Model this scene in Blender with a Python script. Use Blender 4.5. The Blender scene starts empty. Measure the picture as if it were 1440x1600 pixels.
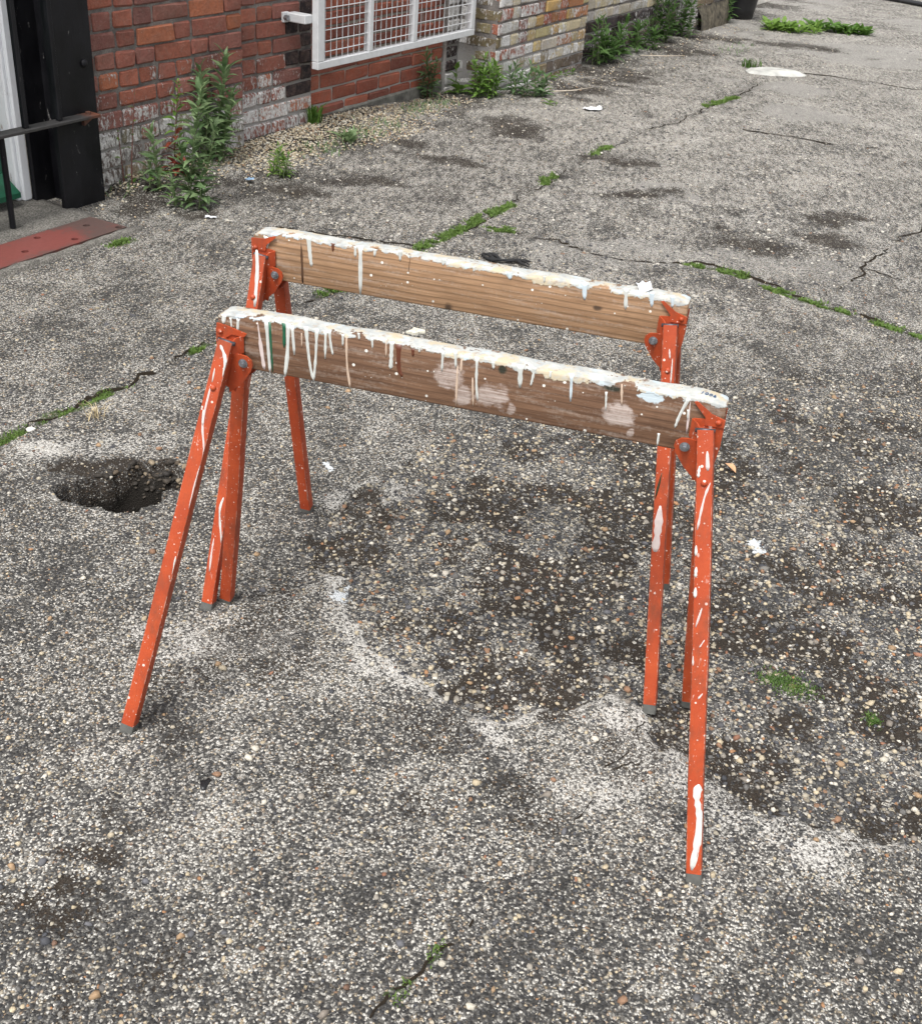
import bpy, math, random
import numpy as np
from mathutils import Matrix, Vector

SC = bpy.context.scene
COL = SC.collection
R = math.radians

# ------------------------------------------------------------------ camera, sky, sun, exposure
PITCH, ROLL, CAMH, FPX = 0.553027, 0.084604, 1.51087, 1794.08
_fw = Vector((0, math.cos(PITCH), -math.sin(PITCH)))
_r0 = Vector((1, 0, 0))
_u0 = _r0.cross(_fw)
_r = math.cos(ROLL) * _r0 + math.sin(ROLL) * _u0
_u = -math.sin(ROLL) * _r0 + math.cos(ROLL) * _u0
camd = bpy.data.cameras.new('camera')
cam = bpy.data.objects.new('camera', camd)
COL.objects.link(cam)
m = Matrix((( _r.x, _u.x, -_fw.x, 0), (_r.y, _u.y, -_fw.y, 0), (_r.z, _u.z, -_fw.z, CAMH), (0, 0, 0, 1)))
cam.matrix_world = m
camd.sensor_fit = 'HORIZONTAL'
camd.sensor_width = 36.0
camd.lens = FPX / 1440.0 * 36.0
camd.clip_start = 0.05
camd.clip_end = 500
SC.camera = cam

SUN_EL, SUN_AZ = R(62), R(205)          # azimuth: direction the light comes from, clockwise from +Y
world = bpy.data.worlds.new('World')
SC.world = world
world.use_nodes = True
wn = world.node_tree
wn.nodes.clear()
sky = wn.nodes.new('ShaderNodeTexSky')
sky.sky_type = 'NISHITA'
sky.sun_disc = False
sky.sun_elevation = SUN_EL
sky.sun_rotation = SUN_AZ
sky.dust_density = 4.0
sky.air_density = 1.0
hs = wn.nodes.new('ShaderNodeHueSaturation')
hs.inputs['Saturation'].default_value = 0.10       # thin bright overcast: nearly white
bgn = wn.nodes.new('ShaderNodeBackground')
bgn.inputs['Strength'].default_value = 0.125
wo = wn.nodes.new('ShaderNodeOutputWorld')
wn.links.new(sky.outputs[0], hs.inputs['Color'])
wn.links.new(hs.outputs[0], bgn.inputs['Color'])
wn.links.new(bgn.outputs[0], wo.inputs['Surface'])

sund = bpy.data.lights.new('sun', 'SUN')
sund.energy = 1.5
sund.angle = R(18)
sund.color = (1.0, 0.975, 0.94)
sun = bpy.data.objects.new('sun', sund)
COL.objects.link(sun)
_sd = Vector((math.sin(SUN_AZ) * math.cos(SUN_EL), math.cos(SUN_AZ) * math.cos(SUN_EL), math.sin(SUN_EL)))
sun.rotation_euler = (-_sd).to_track_quat('-Z', 'Y').to_euler()
sun.location = _sd * 20

vs = SC.view_settings
vs.view_transform = 'Standard'
vs.look = 'None'
vs.exposure = 1.13
vs.gamma = 1.0
vs.use_curve_mapping = False

random.seed(7)
rng = np.random.default_rng(11)

# ------------------------------------------------------------------ measured positions (metres)
J1 = [[-1.219,2.603],[-1.161,2.724],[-1.082,2.857],[-0.998,2.999],[-0.925,3.149],[-0.85,3.325],[-0.746,3.517],[-0.639,3.695],[-0.522,3.882],[-0.368,4.168],[-0.24,4.408],[-0.05,4.805],[0.111,5.13],[0.294,5.572],[0.429,5.847],[0.62,6.293],[0.827,6.693],[1.089,7.068],[1.346,7.541],[1.566,7.908],[1.835,8.47]]
J2 = [[0.006,4.734],[0.114,4.72],[0.274,4.653],[0.454,4.539],[0.632,4.491],[0.762,4.501],[0.912,4.463],[1.051,4.372],[1.141,4.253],[1.236,4.174],[1.382,4.079],[1.479,3.995],[1.59,3.894]]
J3 = [[1.449,6.942],[1.698,6.875],[1.936,6.778],[2.188,6.761],[2.403,6.621]]
J4 = [[2.202,8.942],[2.551,8.833],[3.02,8.692]]
C1 = [[1.32,4.247],[1.398,4.348],[1.527,4.509],[1.571,4.61],[1.663,4.726],[1.765,4.899],[2.016,5.325]]
C3 = [[0.393,1.728],[0.368,1.652],[0.326,1.587],[0.28,1.501],[0.242,1.435]]
C4 = [[0.075,1.215],[0.018,1.155],[-0.008,1.101],[-0.041,1.049],[-0.062,1.021]]
C2 = [[0.93,4.589],[1.072,4.821],[1.37,5.075],[1.461,4.906],[1.464,4.765]]
MOSS = [[[-1.258,2.534],[-1.219,2.603],[-1.178,2.698]],[[-1.151,2.745],[-1.08,2.849],[-0.999,3.003]],[[-0.876,3.265],[-0.835,3.349]],[[-0.252,4.397],[-0.05,4.805],[0.112,5.111]],[[0.262,5.485],[0.308,5.644]],[[0.541,6.108],[0.622,6.321]],[[0.006,4.734],[0.114,4.728]],[[0.812,4.483],[0.912,4.463],[1.041,4.391]],[[1.1,4.299],[1.236,4.174],[1.384,4.085]],[[1.45,4.019],[1.592,3.9]],[[0.027,1.167],[0.009,1.137]],[[-0.017,1.095],[-0.04,1.055]],[[1.304,7.525],[1.566,7.908]],[[-1.398,4.123],[-1.334,4.192]],[[-0.561,3.835],[-0.502,3.899]]]
HOLE = [[-1.02,2.398],[-0.983,2.442],[-0.904,2.471],[-0.854,2.506],[-0.844,2.558],[-0.773,2.571],[-0.705,2.538],[-0.691,2.465],[-0.74,2.429],[-0.746,2.363],[-0.79,2.308],[-0.859,2.327],[-0.925,2.334],[-0.975,2.344]]
E1 = [[-0.408,2.211],[-0.277,2.126],[-0.236,1.986],[-0.189,1.882],[-0.116,1.818],[-0.021,1.761],[0.059,1.686],[0.134,1.695],[0.197,1.741],[0.26,1.739],[0.34,1.788],[0.389,1.755],[0.409,1.702],[0.464,1.638],[0.515,1.568],[0.575,1.503],[0.66,1.467],[0.762,1.463],[0.93,1.452],[1.288,2.105],[1.675,3.733],[0.733,3.34],[-0.054,2.85],[-0.267,2.53]]
SOIL = [[0.062,1.781,0.078,0.067],[0.251,1.826,0.06,0.056],[0.431,1.79,0.053,0.077],[0.512,1.626,0.063,0.035],[0.57,1.542,0.061,0.041],[-0.265,2.26,0.076,0.08],[0.197,1.731,0.032,0.022],[0.825,2.042,0.089,0.059],[0.658,2.238,0.063,0.079],[0.709,1.758,0.053,0.039],[0.975,2.423,0.084,0.075],[-0.887,2.507,0.143,0.052],[-0.552,1.291,0.052,0.034],[-0.608,1.181,0.049,0.043],[1.155,4.826,0.24,0.157],[1.456,4.947,0.124,0.138],[1.691,5.332,0.201,0.157],[-0.821,5.006,0.17,0.112],[-0.593,5.226,0.179,0.09],[-0.446,5.219,0.119,0.08],[0.102,6.512,0.17,0.229],[-0.421,5.984,0.136,0.15],[-1.196,4.576,0.128,0.074],[-0.934,4.857,0.109,0.081],[0.505,7.681,0.273,0.268],[0.795,8.319,0.401,0.435],[1.383,9.574,0.356,0.343],[1.831,10.227,0.323,0.262],[0.714,5.974,0.143,0.1],[0.718,5.46,0.164,0.086],[0.063,2.52,0.067,0.122],[-0.023,2.27,0.046,0.054],[0.162,2.813,0.054,0.073],[-0.241,5.729,0.132,0.093],[2.411,10.205,0.263,0.133],[1.505,4.917,0.092,0.11],[0.637,2.016,0.087,0.042],[0.887,1.799,0.082,0.06],[0.366,1.957,0.056,0.044]]
PALE = [[[-0.267,2.053],[-0.187,1.861],[-0.072,1.764],[0.034,1.683],[0.122,1.605]],[[0.335,1.711],[0.381,1.662],[0.326,1.587],[0.251,1.513]],[[0.427,1.633],[0.507,1.511],[0.611,1.447],[0.693,1.412]],[[0.285,5.131],[0.526,5.3]],[[0.718,5.46],[1.145,5.278]],[[-1.112,2.587],[-0.817,2.675]],[[-0.615,1.824],[-0.376,1.878]],[[-0.323,2.457],[-0.135,2.52]]]
PLANT = {'front1':[-1.221,4.665,0.091,0.51],'front2':[-1.221,4.665,0.008,0.26],'right1':[-1.237,5.274,0.052,0.457],'right2':[-1.237,5.274,-0.003,0.321],'right3':[-1.237,5.274,0.085,0.249],'red':[-1.371,4.991,0.059,0.417],'thin1':[-1.536,4.804,-0.017,0.271],'thin2':[-1.498,4.787,0.053,0.415],'left':[-1.395,4.789,0.007,0.272],'g1':[-0.953,5.222,0.003,0.171],'g2':[-0.721,5.882,-0.005,0.127],'g3':[-0.929,6.077,0.01,0.143],'g4':[-0.582,6.27,-0.007,0.1],'w1':[-0.406,7.098,-0.029,0.262],'w2':[-0.247,7.286,-0.026,0.188],'w3':[-0.07,7.265,-0.035,0.207],'w4':[0.184,7.402,-0.037,0.166],'w5':[0.426,8.055,-0.017,0.063],'f1':[0.635,8.64,-0.087,0.275],'f2':[0.754,8.717,-0.079,0.231],'f3':[0.97,9.114,-0.089,0.231],'f4':[1.096,9.438,-0.088,0.215],'f5':[1.283,9.81,-0.142,0.318],'f6':[1.487,10.15,-0.142,0.289],'f7':[2.009,11.217,-0.175,0.294],'y':[0.323,7.204,-0.014,0.054],'t1':[1.84,9.026,-0.045,0.068],'dand1':[2.569,10.982,-0.091,0.114],'dand2':[3.002,11.132,-0.103,0.106],'pot':[2.079,11.363,-0.04,0.271],'bl1':[-1.113,4.556,0.002,0.026]}
PTS = {'white':[2.002,8.88],'paper1':[0.578,7.129],'splat1':[0.727,2.419],'splat2':[-0.242,2.052],'chip':[-0.199,3.554],'pebble':[-1.17,2.692],'splat3':[-0.354,2.616],'black':[0.091,4.333],'paper2':[4.199,13.823],'stick1a':[0.276,7.457],'stick1b':[0.61,7.723],'stick2a':[1.038,9.068],'stick2b':[1.359,9.162],'lab':[-3.755,9.153],'mossb1':[0.693,1.904],'mossb2':[0.728,1.878],'mossb3':[0.868,1.8],'line1':[4.116,13.774],'line2':[4.437,13.442],'line3':[3.599,13.962],'slab1':[2.41,11.846],'slab2':[2.927,13.077],'slab3':[2.43,12.695],'black2':[-0.412,1.46],'wl':[-1.431,4.369],'tape':[0.746,2.787],'leafa':[0.816,1.941]}
DA = [([[-0.3315,0.7683],[-0.329,0.7177],[-0.3262,0.6764]],0.0069,'w'),([[-0.3259,0.7659],[-0.3216,0.6773]],0.0046,'g'),([[-0.3473,0.7654],[-0.3416,0.7153],[-0.3366,0.6791]],0.0115,'p'),([[-0.3004,0.7683],[-0.3004,0.7253]],0.0068,'g'),([[-0.2933,0.7695],[-0.2948,0.7184],[-0.2998,0.6733]],0.008,'w'),([[-0.2866,0.7674],[-0.2824,0.7161]],0.0057,'w'),([[-0.2699,0.757],[-0.2694,0.7323]],0.0034,'t'),([[-0.2621,0.7696],[-0.2587,0.7308],[-0.2541,0.6973],[-0.2484,0.6762]],0.0068,'w'),([[-0.2433,0.7697],[-0.2452,0.7163],[-0.2484,0.6751]],0.0056,'w'),([[-0.2283,0.7691],[-0.2284,0.7194]],0.0056,'w'),([[-0.2223,0.769],[-0.2187,0.744],[-0.2151,0.7288]],0.005,'w'),([[-0.1987,0.7678],[-0.1983,0.7478]],0.0044,'w'),([[-0.1926,0.7667],[-0.1904,0.7152],[-0.184,0.6749]],0.0055,'t'),([[-0.1491,0.7702],[-0.1475,0.7528]],0.0044,'w'),([[-0.1252,0.768],[-0.1242,0.7426]],0.0038,'t'),([[-0.1157,0.7709],[-0.1155,0.7409],[-0.1158,0.7227]],0.0076,'w'),([[-0.1041,0.7675],[-0.1019,0.7277],[-0.0957,0.713]],0.0087,'b'),([[-0.0799,0.7643],[-0.0793,0.7522]],0.0054,'b'),([[-0.0303,0.7703],[-0.03,0.7348]],0.0053,'w'),([[-0.0104,0.7729],[-0.0074,0.7458]],0.0053,'w'),([[-0.0048,0.7485],[-0.0025,0.6787]],0.0043,'t'),([[0.0009,0.7629],[0.0016,0.7386]],0.0053,'t'),([[0.0255,0.7698],[0.0283,0.7236],[0.0326,0.6961]],0.0052,'w'),([[0.0211,0.7335],[0.0261,0.6845]],0.0042,'t'),([[0.0961,0.7701],[0.0989,0.732]],0.0093,'w'),([[0.1187,0.77],[0.1175,0.7523],[0.1159,0.7386]],0.0051,'w'),([[0.1777,0.7705],[0.1815,0.7238]],0.006,'u'),([[0.2563,0.7685],[0.2614,0.7333]],0.0049,'t'),([[0.2347,0.7511],[0.2381,0.7197]],0.004,'w'),([[0.3602,0.7653],[0.3517,0.7352],[0.3478,0.7122]],0.0058,'w'),([[0.363,0.7659],[0.3669,0.705]],0.0067,'p'),([[0.3253,0.6974],[0.3262,0.676]],0.0045,'w'),([[0.3626,0.7462],[0.3645,0.7301]],0.0039,'w'),([[-0.3952,0.7614],[-0.3935,0.7435]],0.0041,'w'),([[-0.3815,0.7615],[-0.3833,0.7397]],0.0052,'w'),([[-0.4065,0.7638],[-0.4083,0.7488]],0.0082,'w'),([[0.0518,0.7671],[0.0539,0.7554]],0.0052,'w'),([[0.1444,0.7684],[0.1446,0.7575]],0.0041,'w'),([[-0.0696,0.7706],[-0.069,0.7608]],0.0043,'w'),([[-0.1721,0.7749],[-0.1707,0.764]],0.0044,'w')]
DB = [([[-0.3078,0.7809],[-0.305,0.7496],[-0.3015,0.7232]],0.0093,'w'),([[-0.2024,0.7814],[-0.1997,0.6831]],0.0091,'w'),([[-0.2127,0.7785],[-0.2121,0.7572]],0.0065,'w'),([[-0.1728,0.7787],[-0.1736,0.7647]],0.0065,'w'),([[-0.1232,0.7842],[-0.1223,0.7644]],0.0064,'w'),([[0.2314,0.7802],[0.2355,0.7488]],0.0095,'u'),([[0.3078,0.7835],[0.3126,0.7437]],0.0081,'w'),([[0.3545,0.7843],[0.3589,0.7568]],0.008,'u'),([[-0.0373,0.7809],[-0.0378,0.7696]],0.0075,'w'),([[-0.3235,0.7759],[-0.3196,0.6861]],0.0107,'k'),([[-0.1026,0.7776],[-0.1047,0.7445]],0.0028,'k'),([[-0.258,0.7763],[-0.2578,0.7611]],0.0066,'b'),([[0.0892,0.7771],[0.093,0.7641]],0.0085,'u'),([[0.3917,0.7834],[0.3953,0.7621]],0.0068,'u'),([[-0.3926,0.7674],[-0.4013,0.7378]],0.0163,'w'),([[0.1559,0.7797],[0.157,0.77]],0.0048,'w'),([[0.0215,0.7769],[0.0223,0.7671]],0.005,'w')]
LD = {'0,0':[([[-0.0048,0.6871],[-0.0023,0.6187],[0.0135,0.5669],[0.0114,0.5218],[0.0127,0.4627]],0.005,'p'),([[0.0098,0.3706],[0.0134,0.3339]],0.0051,'w'),([[-0.006,0.7567],[0.0074,0.738],[0.0135,0.7063]],0.0074,'w'),([[-0.007,0.6414],[-0.0012,0.6145]],0.0054,'w'),([[-0.0055,0.7164],[-0.0038,0.6921]],0.0043,'w')],'0,1':[([[0.0094,0.6856],[0.0005,0.6591],[-0.0085,0.6098]],0.005,'p'),([[-0.0093,0.585],[-0.0099,0.5684]],0.006,'w'),([[-0.0085,0.5498],[-0.0091,0.5331]],0.006,'w'),([[-0.0087,0.5163],[-0.0092,0.4994]],0.006,'w'),([[0.002,0.4833],[-0.0071,0.4506]],0.004,'p'),([[0.0046,0.1792],[0.002,0.1571],[0.0071,0.1183],[0.0041,0.0699],[-0.0031,0.0213]],0.0139,'w'),([[0.0105,0.1059],[0.0047,0.0463]],0.0053,'p'),([[-0.0075,0.711],[-0.009,0.6929]],0.0059,'w'),([[0.0034,0.7342],[0.0051,0.7044]],0.0088,'p'),([[0.0074,0.4303],[-0.0003,0.4168]],0.003,'p'),([[-0.0099,0.4019],[-0.0096,0.3856]],0.0036,'p'),([[0.0067,0.339],[-0.0001,0.3295]],0.0041,'p')],'1,0':[([[-0.0076,0.7696],[0.0004,0.7291],[0.0062,0.6609]],0.01,'w'),([[-0.0172,0.755],[-0.0146,0.7306]],0.005,'w'),([[-0.0074,0.4981],[-0.003,0.444]],0.0052,'p'),([[0.002,0.2576],[-0.0015,0.2237],[0.0132,0.1568]],0.0067,'w'),([[-0.0053,0.1631],[-0.0057,0.1277],[-0.004,0.0867]],0.0054,'p')],'1,1':[([[-0.0002,0.4897],[-0.0102,0.4386]],0.006,'k2'),([[0.0,0.4256],[-0.0022,0.3749],[-0.0049,0.3338]],0.0183,'p'),([[0.0008,0.7211],[0.0029,0.7037]],0.0041,'p'),([[0.0074,0.704],[0.0065,0.6571]],0.0029,'w')],'1,2':[([[0.0223,0.1515],[0.0104,0.0514]],0.0047,'w')]}
FEET0 = [[-0.528,-0.235,0.0],[0.526,-0.24,0.0],[-0.532,0.195,0.0],[0.47,0.212,0.0]]
FEET1 = [[-0.455,-0.223,0.0],[0.502,-0.215,0.0],[-0.408,0.222,0.0],[0.475,0.235,0.0]]

PHI, WALLD = 1.091402, 3.603415           # yard wall: direction and distance from the origin
WD = np.array([math.cos(PHI), math.sin(PHI)])
WN = np.array([-math.sin(PHI), math.cos(PHI)])

def extend(L, back, fwd):
    a, b = np.array(L[0]), np.array(L[1])
    c, d = np.array(L[-2]), np.array(L[-1])
    out = [list(q) for q in L]
    if back: out = [list(a + (a - b) / np.linalg.norm(a - b) * back)] + out
    if fwd: out = out + [list(d + (d - c) / np.linalg.norm(d - c) * fwd)]
    return out
J1, J2, J3, J4 = extend(J1, 2.5, 0.0), extend(J2, 0.0, 4.0), extend(J3, 0.0, 4.0), extend(J4, 0.0, 4.0)

def sn(s, n, z=0.0):
    """wall coordinates (along, out from wall, up) to world"""
    p = WD * s + WN * (WALLD - n)
    return Vector((p[0], p[1], z))

# ------------------------------------------------------------------ helpers
def meshdata(name, verts, faces, smooth=False):
    me = bpy.data.meshes.new(name)
    me.from_pydata([tuple(v) for v in verts], [], [tuple(f) for f in faces])
    if smooth:
        me.polygons.foreach_set('use_smooth', [True] * len(me.polygons))
    me.update()
    return me

def link(name, data, mat=None, parent=None, loc=None, rot=None):
    o = bpy.data.objects.new(name, data)
    COL.objects.link(o)
    if mat is not None and data is not None and not data.materials:
        data.materials.append(mat)
    if parent is not None:
        o.parent = parent
    if loc is not None:
        o.location = loc
    if rot is not None:
        o.rotation_euler = rot
    return o

def obj(name, vf, mat, parent=None, smooth=False, loc=None, rot=None):
    return link(name, meshdata(name, vf[0], vf[1], smooth), mat, parent, loc, rot)

def tag(o, label, cat, group=None):
    o['label'] = label
    o['category'] = cat
    if group:
        o['group'] = group
    return o

def thing(name, label, cat, loc=(0, 0, 0), rz=0.0, group=None):
    o = bpy.data.objects.new(name, None)
    o.empty_display_size = 0.1
    COL.objects.link(o)
    o.location = loc
    o.rotation_euler = (0, 0, rz)
    return tag(o, label, cat, group)

def merge(*vfs):
    V, F = [], []
    for v, f in vfs:
        b = len(V)
        V += [tuple(x) for x in v]
        F += [tuple(i + b for i in q) for q in f]
    return V, F

def box(x0, x1, y0, y1, z0, z1):
    v = [(x0, y0, z0), (x1, y0, z0), (x1, y1, z0), (x0, y1, z0), (x0, y0, z1), (x1, y0, z1), (x1, y1, z1), (x0, y1, z1)]
    return v, [(0, 3, 2, 1), (4, 5, 6, 7), (0, 1, 5, 4), (1, 2, 6, 5), (2, 3, 7, 6), (3, 0, 4, 7)]

def bevbox(x0, x1, y0, y1, z0, z1, b, jit=0.0, seed=None):
    """box with chamfered edges and corners (26 faces)"""
    rr = random.Random(seed)
    c = ((x0 + x1) / 2, (y0 + y1) / 2, (z0 + z1) / 2)
    h = ((x1 - x0) / 2, (y1 - y0) / 2, (z1 - z0) / 2)
    V, idx = [], {}
    for sx in (-1, 1):
        for sy in (-1, 1):
            for sz in (-1, 1):
                j = [1 + rr.uniform(-jit, jit) * 0 for _ in range(3)]
                bb = b * (1 + rr.uniform(-0.5, 1.0) * (1 if jit else 0))
                d = [rr.uniform(-jit, jit) for _ in range(3)]
                for a in range(3):
                    p = []
                    for k, s in enumerate((sx, sy, sz)):
                        p.append(c[k] + s * (h[k] - (0 if k == a else bb)) + d[k])
                    idx[(sx, sy, sz, a)] = len(V)
                    V.append(tuple(p))
    F = []
    S = (-1, 1)
    for a in range(3):
        b1, b2 = [k for k in range(3) if k != a]
        for s in S:
            q = []
            for t, u in ((-1, -1), (1, -1), (1, 1), (-1, 1)):
                key = [0, 0, 0]
                key[a] = s
                key[b1] = t
                key[b2] = u
                q.append(idx[(key[0], key[1], key[2], a)])
            F.append(tuple(q))
    for a in range(3):          # edge along axis a
        b1, b2 = [k for k in range(3) if k != a]
        for t in S:
            for u in S:
                k0, k1 = [0, 0, 0], [0, 0, 0]
                k0[a], k1[a] = -1, 1
                k0[b1] = k1[b1] = t
                k0[b2] = k1[b2] = u
                F.append((idx[tuple(k0) + (b1,)], idx[tuple(k1) + (b1,)], idx[tuple(k1) + (b2,)], idx[tuple(k0) + (b2,)]))
    for sx in S:
        for sy in S:
            for sz in S:
                F.append(tuple(idx[(sx, sy, sz, a)] for a in range(3)))
    # consistent winding: outward from centre
    out = []
    for f in F:
        P = [np.array(V[i]) for i in f]
        n = np.cross(P[1] - P[0], P[2] - P[0])
        if np.dot(n, np.mean(P, axis=0) - np.array(c)) < 0:
            f = f[::-1]
        out.append(f)
    return V, out

def frame_of(d):
    d = Vector(d).normalized()
    a = Vector((0, 0, 1)) if abs(d.z) < 0.9 else Vector((1, 0, 0))
    x = d.cross(a).normalized()
    return x, x.cross(d).normalized(), d

def tube(pts, rad, n=8, caps=True):
    pts = [Vector(p) for p in pts]
    rads = rad if isinstance(rad, (list, tuple)) else [rad] * len(pts)
    V, F = [], []
    x = None
    for i, p in enumerate(pts):
        d = (pts[min(i + 1, len(pts) - 1)] - pts[max(i - 1, 0)]).normalized()
        if x is None:
            x, y, _ = frame_of(d)
        else:
            x = (x - d * x.dot(d)).normalized()
        y = d.cross(x)
        for k in range(n):
            a = 2 * math.pi * k / n
            V.append(p + (x * math.cos(a) + y * math.sin(a)) * rads[i])
    for i in range(len(pts) - 1):
        for k in range(n):
            k2 = (k + 1) % n
            F.append((i * n + k, i * n + k2, (i + 1) * n + k2, (i + 1) * n + k))
    if caps:
        F.append(tuple(range(n))[::-1])
        F.append(tuple((len(pts) - 1) * n + k for k in range(n)))
    return V, F

def prism(poly, y0, y1, axis='y'):
    """polygon (a,b) extruded; axis y: (a, y, b)"""
    n = len(poly)
    V = [(a, y0, b) for a, b in poly] + [(a, y1, b) for a, b in poly]
    if axis == 'z':
        V = [(a, b, y0) for a, b in poly] + [(a, b, y1) for a, b in poly]
    F = [tuple(range(n)), tuple(range(n, 2 * n))[::-1]]
    for i in range(n):
        j = (i + 1) % n
        F.append((i, i + n, j + n, j))
    return V, F

def catmull(pts, m):
    P = [np.array(p, float) for p in pts]
    P = [2 * P[0] - P[1]] + P + [2 * P[-1] - P[-2]]
    out = []
    for i in range(1, len(P) - 2):
        for k in range(m):
            t = k / m
            a, b, c, d = P[i - 1], P[i], P[i + 1], P[i + 2]
            out.append(0.5 * ((2 * b) + (c - a) * t + (2 * a - 5 * b + 4 * c - d) * t * t + (3 * b - a - 3 * c + d) * t ** 3))
    out.append(P[-2])
    return out

def _hash(ix, iy, seed):
    h = (ix.astype(np.int64) * 374761393 + iy.astype(np.int64) * 668265263 + seed * 1442695041) & 0xFFFFFFFF
    h = ((h ^ (h >> 13)) * 1274126177) & 0xFFFFFFFF
    return ((h ^ (h >> 16)) & 0xFFFF) / 65535.0

def vnoise(x, y, seed=0):
    ix, iy = np.floor(x), np.floor(y)
    fx, fy = x - ix, y - iy
    fx = fx * fx * (3 - 2 * fx)
    fy = fy * fy * (3 - 2 * fy)
    a, b = _hash(ix, iy, seed), _hash(ix + 1, iy, seed)
    c, d = _hash(ix, iy + 1, seed), _hash(ix + 1, iy + 1, seed)
    return a * (1 - fx) * (1 - fy) + b * fx * (1 - fy) + c * (1 - fx) * fy + d * fx * fy

def fbm(x, y, scale, oct=4, seed=0):
    v, amp, tot = 0, 1.0, 0
    for o in range(oct):
        v = v + amp * vnoise(x * scale + 17.3 * o, y * scale - 9.1 * o, seed + o)
        tot += amp
        amp *= 0.5
        scale *= 2.03
    return v / tot

def dpoly(x, y, pts):
    """distance to polyline"""
    best = np.full(x.shape, 1e9)
    for (ax, ay), (bx, by) in zip(pts[:-1], pts[1:]):
        dx, dy = bx - ax, by - ay
        t = np.clip(((x - ax) * dx + (y - ay) * dy) / (dx * dx + dy * dy), 0, 1)
        best = np.minimum(best, np.hypot(x - ax - t * dx, y - ay - t * dy))
    return best

def inpoly(x, y, pts):
    ins = np.zeros(x.shape, bool)
    n = len(pts)
    for i in range(n):
        (ax, ay), (bx, by) = pts[i], pts[(i + 1) % n]
        if ay == by:
            continue
        c = ((ay > y) != (by > y)) & (x < (bx - ax) * (y - ay) / (by - ay) + ax)
        ins ^= c
    return ins

def sdpoly(x, y, pts):
    d = dpoly(x, y, list(pts) + [pts[0]])
    return np.where(inpoly(x, y, pts), -d, d)

def sstep(a, b, x):
    t = np.clip((x - a) / (b - a), 0, 1)
    return t * t * (3 - 2 * t)

# ------------------------------------------------------------------ material helper
class NB:
    def __init__(s, name):
        s.m = bpy.data.materials.new(name)
        s.m.use_nodes = True
        s.t = s.m.node_tree
        s.t.nodes.clear()
        s.out = s.t.nodes.new('ShaderNodeOutputMaterial')
    def n(s, typ, props=None, **ins):
        nd = s.t.nodes.new('ShaderNode' + typ)
        for k, v in (props or {}).items():
            setattr(nd, k, v)
        for k, v in ins.items():
            s.set(nd, k.replace('_', ' '), v)
        return nd
    def set(s, nd, key, v):
        sock = nd.inputs[int(key[1:])] if key[0] == '#' else nd.inputs[key]
        if isinstance(v, bpy.types.NodeSocket):
            s.t.links.new(v, sock)
        else:
            if isinstance(v, (tuple, list)) and len(v) == 3 and len(getattr(sock, 'default_value', [0])) == 4:
                v = tuple(v) + (1.0,)
            sock.default_value = v
    def math(s, op, a, b=0.0, clamp=False):
        nd = s.n('Math', {'operation': op, 'use_clamp': clamp})
        s.set(nd, '#0', a)
        s.set(nd, '#1', b)
        return nd.outputs[0]
    def mul(s, a, b): return s.math('MULTIPLY', a, b)
    def add(s, a, b): return s.math('ADD', a, b)
    def mix(s, f, a, b, blend='MIX'):
        nd = s.n('Mix', {'data_type': 'RGBA', 'blend_type': blend})
        s.set(nd, '#0', f)
        s.set(nd, '#6', a)
        s.set(nd, '#7', b)
        return nd.outputs[2]
    def mapr(s, v, a, b, c=0.0, d=1.0):
        nd = s.n('MapRange', {'clamp': True})
        for k, x in zip(('#0', '#1', '#2', '#3', '#4'), (v, a, b, c, d)):
            s.set(nd, k, x)
        return nd.outputs[0]
    def ramp(s, f, stops, interp='LINEAR'):
        nd = s.n('ValToRGB')
        cr = nd.color_ramp
        cr.interpolation = interp
        while len(cr.elements) < len(stops):
            cr.elements.new(0.5)
        for e, (p, c) in zip(cr.elements, stops):
            e.position = p
            e.color = tuple(c) + (1,) if len(c) == 3 else c
        s.set(nd, '#0', f)
        return nd.outputs[0]
    def noise(s, vec, scale, detail=3.0, rough=0.55, dist=0.0):
        nd = s.n('TexNoise', None, Scale=scale, Detail=detail, Roughness=rough, Distortion=dist)
        if vec is not None:
            s.set(nd, 'Vector', vec)
        return nd
    def vor(s, vec, scale, feature='F1', rand=1.0):
        nd = s.n('TexVoronoi', {'feature': feature}, Scale=scale, Randomness=rand)
        s.set(nd, 'Vector', vec)
        return nd
    def obj(s):
        return s.n('TexCoord').outputs['Object']
    def mapping(s, vec, scale=(1, 1, 1), loc=(0, 0, 0)):
        nd = s.n('Mapping', None, Vector=vec, Scale=scale, Location=loc)
        return nd.outputs[0]
    def sep(s, vec):
        nd = s.n('SeparateXYZ')
        s.set(nd, '#0', vec)
        return nd.outputs
    def attr(s, name):
        return s.n('Attribute', {'attribute_name': name}).outputs
    def bump(s, h, strength=0.5, dist=0.01):
        return s.n('Bump', None, Height=h, Strength=strength, Distance=dist).outputs[0]
    def done(s, color, rough=0.8, normal=None, metal=0.0, spec=None, trans=None):
        b = s.n('BsdfPrincipled')
        s.set(b, 'Base Color', color)
        s.set(b, 'Roughness', rough)
        s.set(b, 'Metallic', metal)
        if spec is not None:
            s.set(b, 'Specular IOR Level', spec)
        if normal is not None:
            s.set(b, 'Normal', normal)
        o = b.outputs[0]
        if trans is not None:
            t = s.n('BsdfTranslucent')
            s.set(t, 'Color', trans)
            mx = s.n('MixShader')
            mx.inputs[0].default_value = 0.42
            s.t.links.new(o, mx.inputs[1])
            s.t.links.new(t.outputs[0], mx.inputs[2])
            o = mx.outputs[0]
        s.t.links.new(o, s.out.inputs[0])
        return s.m

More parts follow.
